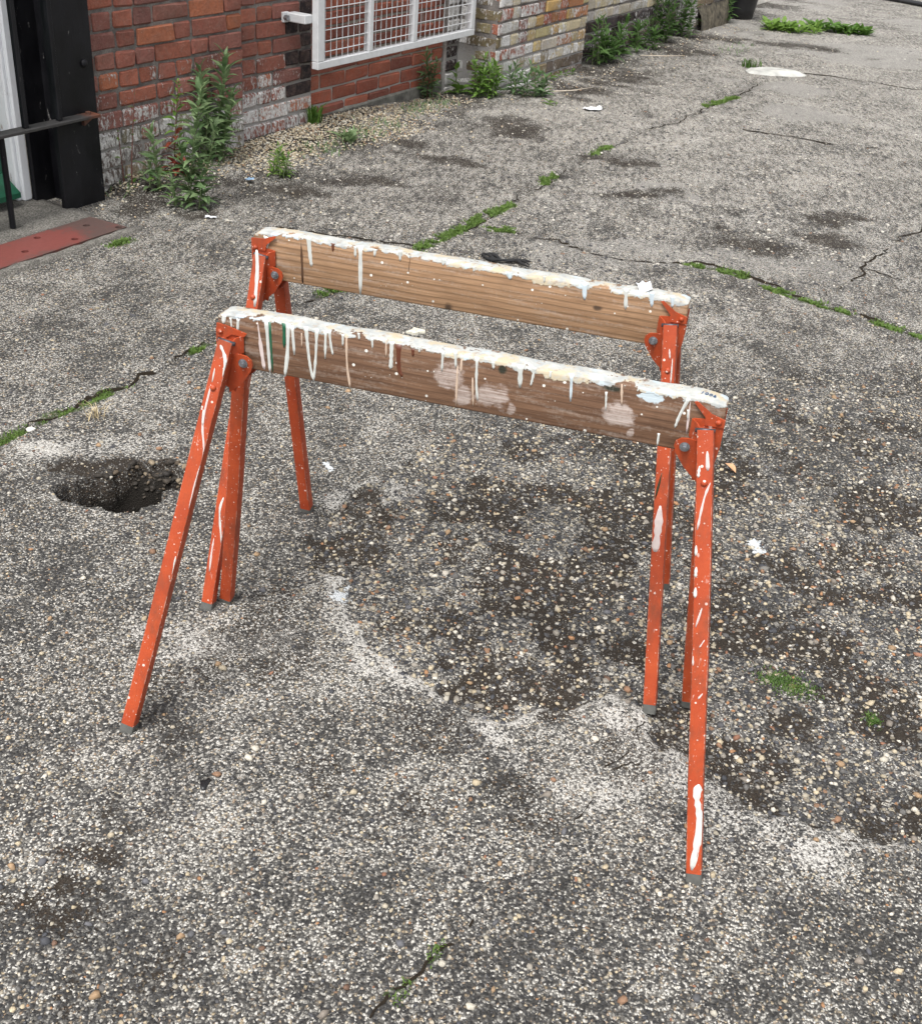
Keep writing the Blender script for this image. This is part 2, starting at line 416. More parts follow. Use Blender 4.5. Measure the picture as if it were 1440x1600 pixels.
def simple(name, col, rough=0.7, var=0.25, scale=40.0, metal=0.0, bump=0.2, spec=None):
    b = NB(name)
    o = b.obj()
    nz = b.noise(o, scale, 4).outputs[0]
    c = b.mix(b.mapr(nz, 0.3, 0.7), tuple(x * (1 - var) for x in col), tuple(min(1, x * (1 + var)) for x in col))
    return b.done(c, rough, b.bump(nz, bump, 0.002) if bump else None, metal, spec)

# ------------------------------------------------------------------ ground material
def ground_material():
    b = NB('weathered_aggregate_concrete')
    o = b.obj()
    a1, a2 = b.attr('m1'), b.attr('m2')
    m1 = b.n('SeparateColor')
    b.set(m1, '#0', a1[0])
    soil_a, coarse_a, pale_a, skin_a = m1.outputs[0], m1.outputs[1], m1.outputs[2], a1[3]
    m2 = b.n('SeparateColor')
    b.set(m2, '#0', a2[0])
    moss_a, dark_a, tone_a, paint_a = m2.outputs[0], m2.outputs[1], m2.outputs[2], a2[3]   # tone: mottling, 0.5 neutral
    wn_ = b.noise(o, 115, 2, 0.65)
    warp = b.n('VectorMath', {'operation': 'MULTIPLY_ADD'})
    b.set(warp, '#0', wn_.outputs['Color'])
    b.set(warp, '#1', (0.009, 0.009, 0.0))
    b.set(warp, '#2', o)
    w = warp.outputs[0]
    fine = b.noise(o, 520, 2, 0.7).outputs[0]
    clump = wn_.outputs[0]
    cl0 = b.math('SUBTRACT', clump, 0.5)
    # packed grit: every cell one grain
    v2 = b.vor(w, 245)
    c2 = b.n('SeparateColor')
    b.set(c2, '#0', v2.outputs['Color'])
    tone = b.add(b.mul(b.math('SUBTRACT', tone_a, 0.5), 0.85), b.mul(pale_a, 0.18))
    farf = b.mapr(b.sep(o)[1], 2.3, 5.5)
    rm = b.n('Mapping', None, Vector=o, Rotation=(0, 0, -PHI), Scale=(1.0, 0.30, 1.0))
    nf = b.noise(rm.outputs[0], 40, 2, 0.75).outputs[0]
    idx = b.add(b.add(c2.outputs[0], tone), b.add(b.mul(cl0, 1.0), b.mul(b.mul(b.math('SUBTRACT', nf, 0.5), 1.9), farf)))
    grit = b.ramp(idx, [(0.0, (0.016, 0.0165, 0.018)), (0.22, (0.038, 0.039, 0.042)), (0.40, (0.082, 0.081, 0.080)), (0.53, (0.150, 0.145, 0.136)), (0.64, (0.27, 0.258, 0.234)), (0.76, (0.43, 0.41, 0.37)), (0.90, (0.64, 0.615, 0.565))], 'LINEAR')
    warm = b.mul(b.mapr(c2.outputs[1], 0.84, 0.86), b.mapr(idx, 0.35, 0.5))
    grit = b.mix(b.mul(warm, 0.7), grit, b.mix(c2.outputs[2], (0.48, 0.38, 0.23), (0.30, 0.19, 0.11)))
    grit = b.mix(b.mapr(v2.outputs['Distance'], 0.36, 0.62, 0.0, 0.75), grit, (0.042, 0.039, 0.035))
    col = b.mix(b.mapr(fine, 0.32, 0.66, 0.5, 0.0), grit, (0.036, 0.034, 0.031))
    # thin cement skin left on the slab: fine grey, ragged edge
    sk = b.mapr(b.add(skin_a, b.mul(cl0, 1.0)), 0.42, 0.66)
    skc = b.mix(b.mapr(b.add(fine, b.mul(cl0, 0.6)), 0.35, 0.65), (0.125, 0.12, 0.112), (0.33, 0.315, 0.29))
    col = b.mix(b.mul(sk, b.mapr(c2.outputs[2], 0.55, 0.75, 0.9, 0.35)), col, skc)
    # bare pale cement and lime along the broken edges
    pa = b.mapr(b.add(pale_a, b.add(b.mul(cl0, 2.6), b.mul(b.math('SUBTRACT', c2.outputs[1], 0.5), 0.5))), 0.62, 0.95)
    col = b.mix(b.mul(pa, b.mapr(c2.outputs[2], 0.6, 0.8, 0.88, 0.25)), col, b.mix(fine, (0.34, 0.325, 0.30), (0.62, 0.60, 0.565)))
    # coarser stones
    v1 = b.vor(w, 84)
    c1 = b.n('SeparateColor')
    b.set(c1, '#0', v1.outputs['Color'])
    s1c = b.ramp(c1.outputs[0], [(0.0, (0.034, 0.036, 0.042)), (0.25, (0.07, 0.071, 0.075)), (0.42, (0.15, 0.143, 0.13)), (0.56, (0.29, 0.255, 0.195)), (0.70, (0.44, 0.385, 0.285)), (0.82, (0.25, 0.15, 0.095)), (0.88, (0.54, 0.51, 0.45))], 'CONSTANT')
    s1c = b.mix(b.mapr(fine, 0.3, 0.7, 0.55, 0.0), s1c, (0.04, 0.036, 0.032))
    pres = b.add(b.mapr(coarse_a, 0.0, 1.0, 0.70, 0.22), b.mul(skin_a, 0.15))
    r1 = b.mapr(b.math('SUBTRACT', c1.outputs[1], pres), 0.0, 0.5, 0.0, 0.50)
    k1 = b.mapr(b.math('SUBTRACT', r1, v1.outputs['Distance']), 0.0, 0.06)
    # dark soil and dead moss in the worn places; grains poke through
    soil = b.mapr(b.add(b.add(soil_a, b.mul(coarse_a, 0.16)), b.add(b.mul(cl0, 2.6), b.mul(b.math('SUBTRACT', c2.outputs[1], 0.5), 0.5))), 0.50, 0.74)
    soilc = b.mix(fine, (0.007, 0.0055, 0.0045), (0.040, 0.030, 0.021))
    poke = b.mul(b.mapr(c2.outputs[2], 0.60, 0.64), b.mapr(v2.outputs['Distance'], 0.40, 0.30))
    col = b.mix(b.mul(soil, b.mapr(poke, 0.0, 1.0, 0.96, 0.2)), col, soilc)
    col = b.mix(b.mul(k1, b.mapr(b.mul(soil, c1.outputs[2]), 0.50, 0.65, 1.0, 0.0)), col, s1c)
    pn = b.mapr(b.add(paint_a, b.mul(cl0, 1.8)), 0.50, 0.66)
    col = b.mix(b.mul(pn, b.mapr(fine, 0.35, 0.5, 0.5, 0.95)), col, (0.58, 0.61, 0.63))
    mo = b.mapr(b.add(moss_a, b.mul(cl0, 1.8)), 0.45, 0.75)
    col = b.mix(b.mul(mo, b.mapr(c2.outputs[1], 0.3, 0.7, 0.9, 0.35)), col, b.mix(fine, (0.014, 0.024, 0.007), (0.060, 0.090, 0.022)))
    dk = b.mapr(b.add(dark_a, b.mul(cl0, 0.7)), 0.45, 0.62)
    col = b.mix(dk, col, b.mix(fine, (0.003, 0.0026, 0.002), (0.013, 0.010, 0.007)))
    d1 = b.mul(k1, b.math('SUBTRACT', 1.3, v1.outputs['Distance']))
    h = b.add(b.add(d1, b.mul(b.math('SUBTRACT', 0.6, v2.outputs['Distance']), 0.8)), b.add(b.add(b.mul(fine, 0.25), b.mul(b.mul(nf, farf), 1.5)), b.mul(soil, -0.35)))
    return b.done(col, 0.92, b.bump(h, 0.85, 0.004), spec=0.25)

# ------------------------------------------------------------------ ground sheet
def wall_sn(x, y):
    return x * WD[0] + y * WD[1], WALLD - (x * WN[0] + y * WN[1])

def gmasks(x, y):
    s, n = wall_sn(x, y)
    far = sstep(3.0, 6.0, y)
    amp = 0.06 + 0.40 * far
    fr = 9.0
    wx = x + (fbm(x, y, fr, 4, 5) - 0.5) * 0.10 + (fbm(x, y, 2.3, 4, 6) - 0.5) * amp
    wy = y + (fbm(x, y, fr, 4, 9) - 0.5) * 0.10 + (fbm(x, y, 2.3, 4, 10) - 0.5) * amp
    ex = x + (fbm(x, y, 14, 4, 15) - 0.5) * 0.075
    ey = y + (fbm(x, y, 14, 4, 19) - 0.5) * 0.075
    e1 = sdpoly(ex, ey, E1)
    coarse = sstep(0.010, -0.012, e1) * sstep(4.4, 2.7, y + (fbm(x, y, 3, 2, 14) - 0.5) * 1.2)
    soil = np.zeros_like(x)
    for cx, cy, rx, ry in SOIL:
        soil = np.maximum(soil, sstep(1.55, 0.3, np.hypot((wx - cx) / rx, (wy - cy) / ry)))
    rag = fbm(x, y, 22, 3, 33) * (1 - far) + fbm(s * 2.2, n * 0.75, 6, 4, 34) * far
    soil = np.clip(soil * 0.95 + (rag - 0.49) * 2.2 * (soil > 0.01), 0, 1)
    near = sstep(0.85, 0.10, np.abs(n)) * ((s > 3.3) & (n > -0.35))
    soil = np.maximum(soil, 0.85 * near * sstep(0.35, 0.62, fbm(x, y, 5, 4, 21)))
    soil = np.maximum(soil, 0.80 * coarse * sstep(0.44, 0.62, fbm(x, y, 8.5, 4, 31)) * (0.4 + 1.2 * fbm(x, y, 28, 2, 35)))
    soil = np.maximum(soil, 0.5 * sstep(0.60, 0.68, fbm(x, y, 5.5, 5, 41)) * sstep(0.45, 0.6, fbm(x, y, 0.8, 2, 42)))
    pale = np.zeros_like(x)
    for L, wd in zip(PALE, (0.055, 0.085, 0.095, 0.35, 0.4, 0.12, 0.12, 0.10)):
        pale = np.maximum(pale, sstep(wd, wd * 0.15, dpoly(wx, wy, L)) * (0.72 if wd < 0.3 else 0.4) * (0.45 + 1.1 * fbm(x, y, 12, 3, 76)))
    pale = np.maximum(pale, sstep(0.034, 0.0, e1) * (e1 > -0.006) * (0.45 + 1.2 * fbm(x, y, 5, 2, 78)) * (y < 2.15))
    pale = np.maximum(pale, 0.36 * sstep(0.56, 0.68, fbm(x, y, 3.6, 5, 77)))
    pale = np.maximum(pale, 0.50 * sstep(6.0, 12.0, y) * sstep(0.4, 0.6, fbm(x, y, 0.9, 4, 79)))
    moss = np.zeros_like(x)
    for L in MOSS:
        d = dpoly(x + (fbm(x, y, 14, 2, 3) - 0.5) * 0.06, y + (fbm(x, y, 14, 2, 4) - 0.5) * 0.06, L)
        yy = np.mean([q[1] for q in L])
        wd = 0.005 + 0.0050 * min(yy, 5) if yy > 1.6 else 0.005
        moss = np.maximum(moss, sstep(wd, wd * 0.35, d))
    groove = np.zeros_like(x)
    for L, wd in ((J1, 0.022), (J2, 0.022)):
        res = 0.0105 + 0.011 * np.maximum(0, y - 2.9) + 0.02 * np.maximum(0, np.abs(x) - 1.35)
        groove = np.maximum(groove, sstep(np.maximum(wd, res * 1.5), 0.003, dpoly(wx * 0.25 + x * 0.75, wy * 0.25 + y * 0.75, L)))
    hole = sdpoly(x + (fbm(x, y, 26, 3, 71) - 0.5) * 0.045, y + (fbm(x, y, 26, 3, 72) - 0.5) * 0.045, HOLE)
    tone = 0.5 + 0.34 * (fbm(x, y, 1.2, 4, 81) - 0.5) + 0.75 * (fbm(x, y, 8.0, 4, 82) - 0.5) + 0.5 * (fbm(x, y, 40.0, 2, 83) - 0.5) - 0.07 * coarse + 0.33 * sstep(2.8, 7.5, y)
    skin = sstep(0.49, 0.57, fbm(x, y, 1.0, 5, 85)) * (1 - coarse) * (0.12 + 0.80 * far) * (1 - sstep(0.2, 0.5, soil))
    paint = np.zeros_like(x)
    for key, r in (('splat1', 0.030), ('splat2', 0.036), ('splat3', 0.014)):
        cx, cy = PTS[key]
        paint = np.maximum(paint, sstep(r * 1.3, r * 0.2, np.hypot(ex - cx, (ey - cy) * 0.7)))
    heap = sstep(0.40, 0.02, n) * ((s > 3.42) & (n > -0.4)) * sstep(6.1, 5.3, s) * sstep(3.4, 3.6, s)
    return dict(s=s, n=n, coarse=coarse, soil=soil, pale=pale, moss=moss, groove=groove, hole=hole, tone=tone, heap=heap, e1=e1, skin=skin, paint=paint)

def gheight(x, y, M=None):
    M = M or gmasks(x, y)
    z = (fbm(x, y, 1.4, 3, 91) - 0.5) * 0.016 * sstep(0.2, 1.2, np.abs(y - 1.9) - 0.5)
    z = z + (fbm(x, y, 30, 3, 92) - 0.5) * 0.004
    z = z - M['coarse'] * (0.007 + 0.012 * (fbm(x, y, 7, 3, 93) - 0.35)) * sstep(4.4, 3.0, y)
    z = z - 0.010 * M['groove']
    z = z - 0.006 * M['soil'] * (M['coarse'] + 0.3)
    z = z + 0.003 * M['moss']
    deep = sstep(0.0, -0.009, M['hole'])
    z = z - deep * (0.024 + 0.115 * sstep(2.54, 2.44, y) + 0.03 * (fbm(x, y, 26, 3, 95) - 0.4))
    z = z + 0.045 * M['heap'] * (0.7 + 0.6 * fbm(x, y, 5, 2, 96))
    return z

def axis(lo, a, b, hi, d, g1, g2, dmax):
    mid = list(np.arange(a, b + 1e-6, d))
    v, st = b, d
    up = []
    while v < hi:
        st = min(st * g2, dmax) if v < 16 else st * 1.2
        v += st
        up.append(v)
    v, st = a, d
    dn = []
    while v > lo:
        st *= g1
        v -= st
        dn.append(v)
    return np.array(dn[::-1] + mid + up)

GX = axis(-70, -1.35, 1.35, 70, 0.010, 1.045, 1.045, 9)
GY = axis(-40, 0.85, 2.9, 90, 0.010, 1.12, 1.016, 0.07)
GX = np.union1d(np.round(GX, 5), np.round(np.arange(-1.08, -0.66, 0.005), 5))      # finer over the hole
GY = np.union1d(np.round(GY, 5), np.round(np.arange(2.26, 2.62, 0.005), 5))
X, Y = np.meshgrid(GX, GY)
x, y = X.ravel(), Y.ravel()
GM = gmasks(x, y)
z = gheight(x, y, GM)
nx, ny = len(GX), len(GY)
me = bpy.data.meshes.new('ground')
me.vertices.add(nx * ny)
me.vertices.foreach_set('co', np.stack([x, y, z], 1).ravel())
i = np.arange(ny - 1)[:, None] * nx + np.arange(nx - 1)[None, :]
q = np.stack([i, i + 1, i + nx + 1, i + nx], -1).reshape(-1, 4)
me.loops.add(q.size)
me.loops.foreach_set('vertex_index', q.ravel())
me.polygons.add(len(q))
me.polygons.foreach_set('loop_start', np.arange(len(q)) * 4)
me.polygons.foreach_set('use_smooth', np.ones(len(q), bool))
me.update()
me.validate()
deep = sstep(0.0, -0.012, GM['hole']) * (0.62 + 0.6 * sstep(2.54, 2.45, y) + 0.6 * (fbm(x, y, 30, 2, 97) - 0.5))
rim = 0.9 * sstep(0.03, -0.01, GM['hole']) * sstep(2.36, 2.46, y)
soil = np.maximum(np.maximum(GM['soil'], rim), 0.45 * GM['groove'])
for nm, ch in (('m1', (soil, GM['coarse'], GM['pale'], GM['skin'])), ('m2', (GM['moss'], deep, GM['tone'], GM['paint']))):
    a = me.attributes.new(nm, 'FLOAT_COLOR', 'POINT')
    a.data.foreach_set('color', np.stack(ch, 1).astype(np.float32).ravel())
ground = link('ground', me, ground_material())
ground['kind'] = 'structure'

def crack_ribbon(L, w, seed, gap=0.08, branch=0):
    """jagged dark ribbon following the ground, in place of a recessed crack"""
    rr = random.Random(seed)
    L = [np.array(q, float) for q in L]
    P = []
    for A, B in zip(L[:-1], L[1:]):
        k = max(2, int(np.linalg.norm(B - A) / (0.012 + 0.004 * max(0, A[1] - 2))))
        P += [A + (B - A) * i_ / k for i_ in range(k)]
    P.append(L[-1])
    V, F = [], []
    off, wc = 0.0, 1.0
    on = True
    prev = None
    for i_, p in enumerate(P):
        d = P[min(i_ + 1, len(P) - 1)] - P[max(i_ - 1, 0)]
        d = d / np.linalg.norm(d)
        q = np.array((-d[1], d[0]))
        off = off * 0.86 + rr.gauss(0, 0.0034 + 0.0011 * p[1])
        wc = max(0.15, min(1.7, wc + rr.gauss(0, 0.28)))
        c = p + q * off
        ww = w * wc / 2
        V += [(c[0] - q[0] * ww, c[1] - q[1] * ww, 0), (c[0] + q[0] * ww, c[1] + q[1] * ww, 0)]
        if rr.random() < gap: on = not on
        if not on and rr.random() < 0.3: on = True
        if i_ and on:
            a_ = len(V) - 4
            F.append((a_, a_ + 1, a_ + 3, a_ + 2))
    va = np.array(V)
    va[:, 2] = gheight(va[:, 0], va[:, 1]) + 0.0022
    return [tuple(v) for v in va], F
bcr = NB('crack_dark')  # recess darkness of cracks and joints put into a dark soil colour
gcr = bcr.noise(bcr.obj(), 300, 3, 0.7).outputs[0]
M_CRACK = bcr.done(bcr.mix(gcr, (0.006, 0.005, 0.004), (0.034, 0.026, 0.018)), 0.95, bcr.bump(gcr, 0.6, 0.004), spec=0.1)
def branch(L, i_, dx, dy, n=4):
    A = np.array(L[i_], float)
    return [list(A + np.array((dx, dy)) * k / n) for k in range(n + 1)]
crk = merge(crack_ribbon(J1, 0.007, 1, 0.10), crack_ribbon(J2, 0.009, 2, 0.10), crack_ribbon(J3, 0.022, 3, 0.12), crack_ribbon(J4, 0.030, 4, 0.12), crack_ribbon(C1, 0.0065, 5, 0.08), crack_ribbon(C3, 0.0045, 6, 0.10), crack_ribbon(C4, 0.0035, 7, 0.25),
            crack_ribbon(branch(C1, 3, 0.12, -0.1), 0.004, 8), crack_ribbon(branch(C3, 2, 0.05, 0.03), 0.003, 9), crack_ribbon(branch(J3, 2, -0.5, 0.22, 8), 0.014, 10), crack_ribbon(branch(J1, 10, -0.35, 0.12, 8), 0.008, 11, 0.15), crack_ribbon(branch(J1, 11, -0.6, 0.10, 8), 0.008, 12, 0.15))
co = obj('crack_dark', crk, M_CRACK)
co['kind'] = 'stuff'
co['label'], co['category'] = 'dark soil-coloured strips standing in for the dark recesses of the cracks and slab joints', 'dark_strip'

# ------------------------------------------------------------------ loose and embedded pebbles
def ico():
    t = (1 + 5 ** 0.5) / 2
    v = np.array([(-1, t, 0), (1, t, 0), (-1, -t, 0), (1, -t, 0), (0, -1, t), (0, 1, t), (0, -1, -t), (0, 1, -t), (t, 0, -1), (t, 0, 1), (-t, 0, -1), (-t, 0, 1)], float)
    v /= np.linalg.norm(v[0])
    f = np.array([(0, 11, 5), (0, 5, 1), (0, 1, 7), (0, 7, 10), (0, 10, 11), (1, 5, 9), (5, 11, 4), (11, 10, 2), (10, 7, 6), (7, 1, 8), (3, 9, 4), (3, 4, 2), (3, 2, 6), (3, 6, 8), (3, 8, 9), (4, 9, 5), (2, 4, 11), (6, 2, 10), (8, 6, 7), (9, 8, 1)])
    return v, f

def pebble_mesh(name, P, size, cols, flat=(0.35, 0.75), smooth=True):
    """many small stones as one mesh; P: (n,3) centres, size: (n,), cols: (n,3)"""
    V0, F0 = ico()
    n = len(P)
    J = V0[None] * (1 + rng.uniform(-0.34, 0.34, (n, 12, 1)))
    J = J * np.stack([np.ones(n), rng.uniform(0.55, 0.95, n), rng.uniform(flat[0], flat[1], n)], 1)[:, None, :]
    a = rng.uniform(0, 2 * np.pi, n)
    tl = rng.normal(0, 0.25, n)
    ca, sa, ct, st_ = np.cos(a), np.sin(a), np.cos(tl), np.sin(tl)
    x_ = J[..., 0] * ct[:, None] - J[..., 2] * st_[:, None]
    z_ = J[..., 0] * st_[:, None] + J[..., 2] * ct[:, None]
    y_ = J[..., 1]
    X_ = x_ * ca[:, None] - y_ * sa[:, None]
    Y_ = x_ * sa[:, None] + y_ * ca[:, None]
    W = np.stack([X_, Y_, z_], -1) * (size[:, None, None] / 2) + P[:, None, :]
    F = (F0[None] + (np.arange(n) * 12)[:, None, None]).reshape(-1, 3)
    me = bpy.data.meshes.new(name)
    me.vertices.add(n * 12)
    me.vertices.foreach_set('co', W.ravel())
    me.loops.add(F.size)
    me.loops.foreach_set('vertex_index', F.ravel())
    me.polygons.add(len(F))
    me.polygons.foreach_set('loop_start', np.arange(len(F)) * 3)
    if smooth:
        me.polygons.foreach_set('use_smooth', np.ones(len(F), bool))
    me.update()
    a = me.attributes.new('col', 'FLOAT_COLOR', 'POINT')
    a.data.foreach_set('color', np.repeat(np.concatenate([cols, np.ones((n, 1))], 1), 12, 0).astype(np.float32).ravel())
    return me

bst = NB('stone_chips')
fz = bst.noise(bst.obj(), 260, 3, 0.6).outputs[0]
M_STONE = bst.done(bst.mix(bst.mapr(fz, 0.3, 0.75), bst.mix(0.45, bst.attr('col')[0], (0.03, 0.028, 0.026)), bst.attr('col')[0]), 0.75, bst.bump(fz, 0.4, 0.002), spec=0.3)

PAL = 1.12 * np.array([(0.05, 0.052, 0.06), (0.075, 0.075, 0.08), (0.11, 0.105, 0.10), (0.17, 0.16, 0.145), (0.26, 0.235, 0.20), (0.36, 0.32, 0.25), (0.42, 0.35, 0.24), (0.52, 0.48, 0.41), (0.32, 0.17, 0.085), (0.24, 0.115, 0.07), (0.13, 0.075, 0.05)])
PW = np.array([0.13, 0.13, 0.11, 0.11, 0.12, 0.13, 0.13, 0.10, 0.03, 0.015, 0.02])

def stones(name, pts, size, sink, pal=PAL, pw=PW):
    c = pal[rng.choice(len(pal), len(pts), p=pw / pw.sum())] * rng.uniform(0.8, 1.15, (len(pts), 1))
    zz = gheight(pts[:, 0], pts[:, 1])
    P = np.stack([pts[:, 0], pts[:, 1], zz + size * sink], 1)
    o = link(name, pebble_mesh(name, P, size, c), M_STONE)
    o['kind'] = 'stuff'
    return o

def scatter(n, x0, x1, y0, y1):
    return np.stack([rng.uniform(x0, x1, n), y0 + (y1 - y0) * rng.uniform(0, 1, n) ** 1.25], 1)

pts = scatter(62000, -1.75, 1.75, 0.80, 4.4)
pts = pts[np.abs(pts[:, 0] + 0.05) < 0.42 * pts[:, 1] + 0.45]
Mk = gmasks(pts[:, 0], pts[:, 1])
keep = rng.uniform(0, 1, len(pts)) < (0.40 + 0.6 * Mk['coarse']) * (1 - 0.55 * sstep(0.3, 0.7, Mk['pale'])) * (1 - 0.85 * Mk['moss']) * (Mk['hole'] > 0.0)
pts, cs = pts[keep], Mk['coarse'][keep]
size = rng.gamma(3.2, 0.00125, len(pts)) + 0.0022 + cs * rng.gamma(1.6, 0.0018, len(pts))
peb = stones('embedded_stone_chips', pts, size, 0.02)
peb['label'] = 'small flint chips and pebbles showing in the worn concrete'
peb['category'] = 'stones'

hp = np.stack([rng.uniform(-1.03, -0.68, 900), rng.uniform(2.36, 2.60, 900)], 1)
hm_ = gmasks(hp[:, 0], hp[:, 1])
hp = hp[(hm_['hole'] < 0.012) & (rng.uniform(0, 1, 900) < 0.04 + 0.9 * sstep(2.45, 2.54, hp[:, 1]))]
hb = stones('hole_rubble', hp, rng.gamma(3, 0.0035, len(hp)) + 0.004, 0.1, np.array([(0.03, 0.024, 0.018), (0.05, 0.04, 0.03), (0.10, 0.075, 0.05), (0.24, 0.19, 0.13), (0.02, 0.017, 0.014)]), np.array([4, 3, 2, 0.8, 4]))
hb['label'], hb['category'] = 'dark broken rubble in the hole at the left', 'rubble'

# a few larger pebbles standing out of the worn patch
pts = scatter(1500, -1.3, 1.6, 0.9, 3.6)
Mk = gmasks(pts[:, 0], pts[:, 1])
pts = pts[(rng.uniform(0, 1, len(pts)) < 0.25 + 0.6 * Mk['coarse']) & (Mk['hole'] > 0.01)]
PALB = np.array([(0.42, 0.36, 0.26), (0.36, 0.24, 0.14), (0.26, 0.15, 0.09), (0.22, 0.19, 0.16), (0.52, 0.48, 0.40), (0.12, 0.12, 0.13)])
peb2 = stones('loose_pebbles', pts, rng.uniform(0.010, 0.020, len(pts)), 0.10, PALB, np.ones(6))
peb2['label'] = 'larger tan and brown pebbles lying in the worn patch'
peb2['category'] = 'pebbles'

# stones showing in the farther slabs
n0 = 15000
yy_ = 4.0 + 10.5 * rng.uniform(0, 1, n0) ** 1.3
pts = np.stack([rng.uniform(-0.28, 0.42, n0) * yy_ + 0.2, yy_], 1)
s_, n_ = wall_sn(pts[:, 0], pts[:, 1])
Mk = gmasks(pts[:, 0], pts[:, 1])
ok = (n_ > 0.25) & (rng.uniform(0, 1, n0) < 0.25 + 0.75 * sstep(0.45, 0.6, fbm(pts[:, 0], pts[:, 1], 1.7, 3, 55))) & (rng.uniform(0, 1, n0) > 0.6 * Mk['skin'])
pts = pts[ok]
peb3 = stones('far_stone_chips', pts, rng.uniform(0.008, 0.022, len(pts)), -0.06, np.array([(0.05, 0.05, 0.055), (0.12, 0.115, 0.11), (0.34, 0.31, 0.26), (0.46, 0.43, 0.37), (0.55, 0.52, 0.46), (0.2, 0.13, 0.09)]), np.array([3, 2, 2.5, 2.5, 1.2, 0.4]))
peb3['label'], peb3['category'] = 'flint chips showing in the farther concrete slabs', 'stones'

# cream pea gravel along the wall foot
n0 = 9000
ss = rng.uniform(3.42, 6.25, n0)
nn = rng.uniform(-0.09, 1, n0) ** 1 * 0.40
edge = 0.17 + 0.18 * sstep(3.9, 4.6, ss) - 0.12 * sstep(5.0, 6.2, ss) + 0.06 * np.sin(ss * 5)
kp = (nn < edge * rng.uniform(0.55, 1.25, n0)) & (rng.uniform(0, 1, n0) < np.where(ss < 4.1, 0.38, 1.0) * np.where(ss > 5.4, 0.5, 1.0))
lo = np.where(ss < 4.38, 0.0, np.where(ss < 5.0, -0.06, -0.085))
kp &= nn > lo
pw_ = WD[None] * ss[kp][:, None] + WN[None] * (WALLD - nn[kp])[:, None]
PALC = np.array([(0.55, 0.47, 0.33), (0.62, 0.55, 0.42), (0.48, 0.38, 0.25), (0.66, 0.62, 0.53), (0.36, 0.29, 0.21), (0.40, 0.25, 0.15), (0.20, 0.17, 0.14)])
gr = stones('pea_gravel', pw_, rng.uniform(0.008, 0.016, kp.sum()), rng.uniform(0.0, 0.5, kp.sum()), PALC, np.array([3, 3, 2, 2, 1.2, 0.6, 0.8]))
gr['label'] = 'cream pea gravel spilled along the foot of the brick wall'
gr['category'] = 'gravel'
# scattered cream stones beyond the edge and by the far wall
n0 = 900
ss = rng.uniform(3.3, 10.8, n0)
nn = 0.05 + rng.gamma(1.6, 0.16, n0) + np.where(ss > 6.4, 0.2, 0)
pw_ = WD[None] * ss[:, None] + WN[None] * (WALLD - nn)[:, None]
g2 = stones('scattered_gravel', pw_, rng.uniform(0.006, 0.016, n0), 0.15, PALC, np.array([3, 3, 2, 4, 1, 0.6, 0.8]))
g2['label'] = 'cream stones strewn over the concrete near the wall'
g2['category'] = 'gravel'

# ------------------------------------------------------------------ brick walls
def brick_material(name, src):
    b = NB(name)
    o = b.obj()
    g = b.n('NewGeometry').outputs['Position']
    if src == 'object':
        oi = b.n('ObjectInfo')
        c0, wht, rnd = oi.outputs['Color'], oi.outputs['Alpha'], oi.outputs['Random']
    else:
        at = b.attr('col')
        c0, wht, rnd = at[0], at[3], 0.5
    big = b.noise(g, 9, 5, 0.65).outputs[0]
    fine = b.noise(g, 90, 5, 0.7).outputs[0]
    md = b.noise(g, 34, 5, 0.75).outputs[0]
    c = b.mix(b.mapr(big, 0.3, 0.7, 0.0, 0.65), c0, b.mix(0.6, c0, (0.09, 0.055, 0.05)))
    c = b.mix(b.mapr(md, 0.45, 0.7, 0.0, 0.6), c, b.mix(0.55, c, (0.30, 0.20, 0.16)))
    c = b.mix(b.mapr(fine, 0.42, 0.72, 0.0, 0.5), c, b.mix(0.6, c, (0.02, 0.015, 0.015)))
    pk = b.noise(b.mapping(g, (1, 1, 0.45)), 75, 5, 0.75).outputs[0]
    wm = b.mapr(b.add(b.add(pk, b.mul(b.math('SUBTRACT', big, 0.5), 0.5)), b.mul(wht, 0.42)), 0.665, 0.76)
    wc = b.mix(b.mapr(fine, 0.25, 0.6), (0.24, 0.235, 0.235), (0.70, 0.685, 0.67))
    c = b.mix(b.mul(wm, b.mapr(wht, 0.0, 0.15)), c, wc)
    sp = b.mapr(b.noise(g, 160, 2).outputs[0], 0.70, 0.74)
    c = b.mix(b.mul(sp, 0.5), c, (0.5, 0.46, 0.42))
    h = b.add(b.mul(fine, 0.7), b.add(md, b.mul(wm, 0.25)))
    return b.done(c, 0.93, b.bump(h, 0.9, 0.008), spec=0.2)

M_BRICK = brick_material('weathered_brick', 'object')
M_BRICKJ = brick_material('weathered_brick_upper', 'attr')

def mortar_material(name, a, c):
    b = NB(name)
    g = b.n('NewGeometry').outputs['Position']
    n1 = b.noise(g, 12, 5, 0.6).outputs[0]
    n2 = b.noise(g, 180, 4, 0.7).outputs[0]
    col = b.mix(b.mapr(n1, 0.35, 0.65), a, c)
    col = b.mix(b.mapr(n2, 0.35, 0.7, 0, 0.6), col, (0.05, 0.045, 0.042))
    zz = b.sep(g)[2]
    lw = b.mapr(b.add(b.add(zz, b.mul(b.math('SUBTRACT', n1, 0.5), 0.25)), b.mul(b.math('SUBTRACT', n2, 0.5), 0.3)), 0.30, 0.16)
    col = b.mix(b.mul(lw, 0.7), col, b.mix(n2, (0.22, 0.215, 0.21), (0.60, 0.585, 0.57)))
    return b.done(col, 0.95, b.bump(b.add(n1, n2), 0.9, 0.006), spec=0.15)

M_MORTAR = mortar_material('old_grey_mortar', (0.12, 0.11, 0.105), (0.32, 0.29, 0.265))
M_MORTAR2 = mortar_material('pale_mortar', (0.28, 0.245, 0.20), (0.44, 0.39, 0.33))

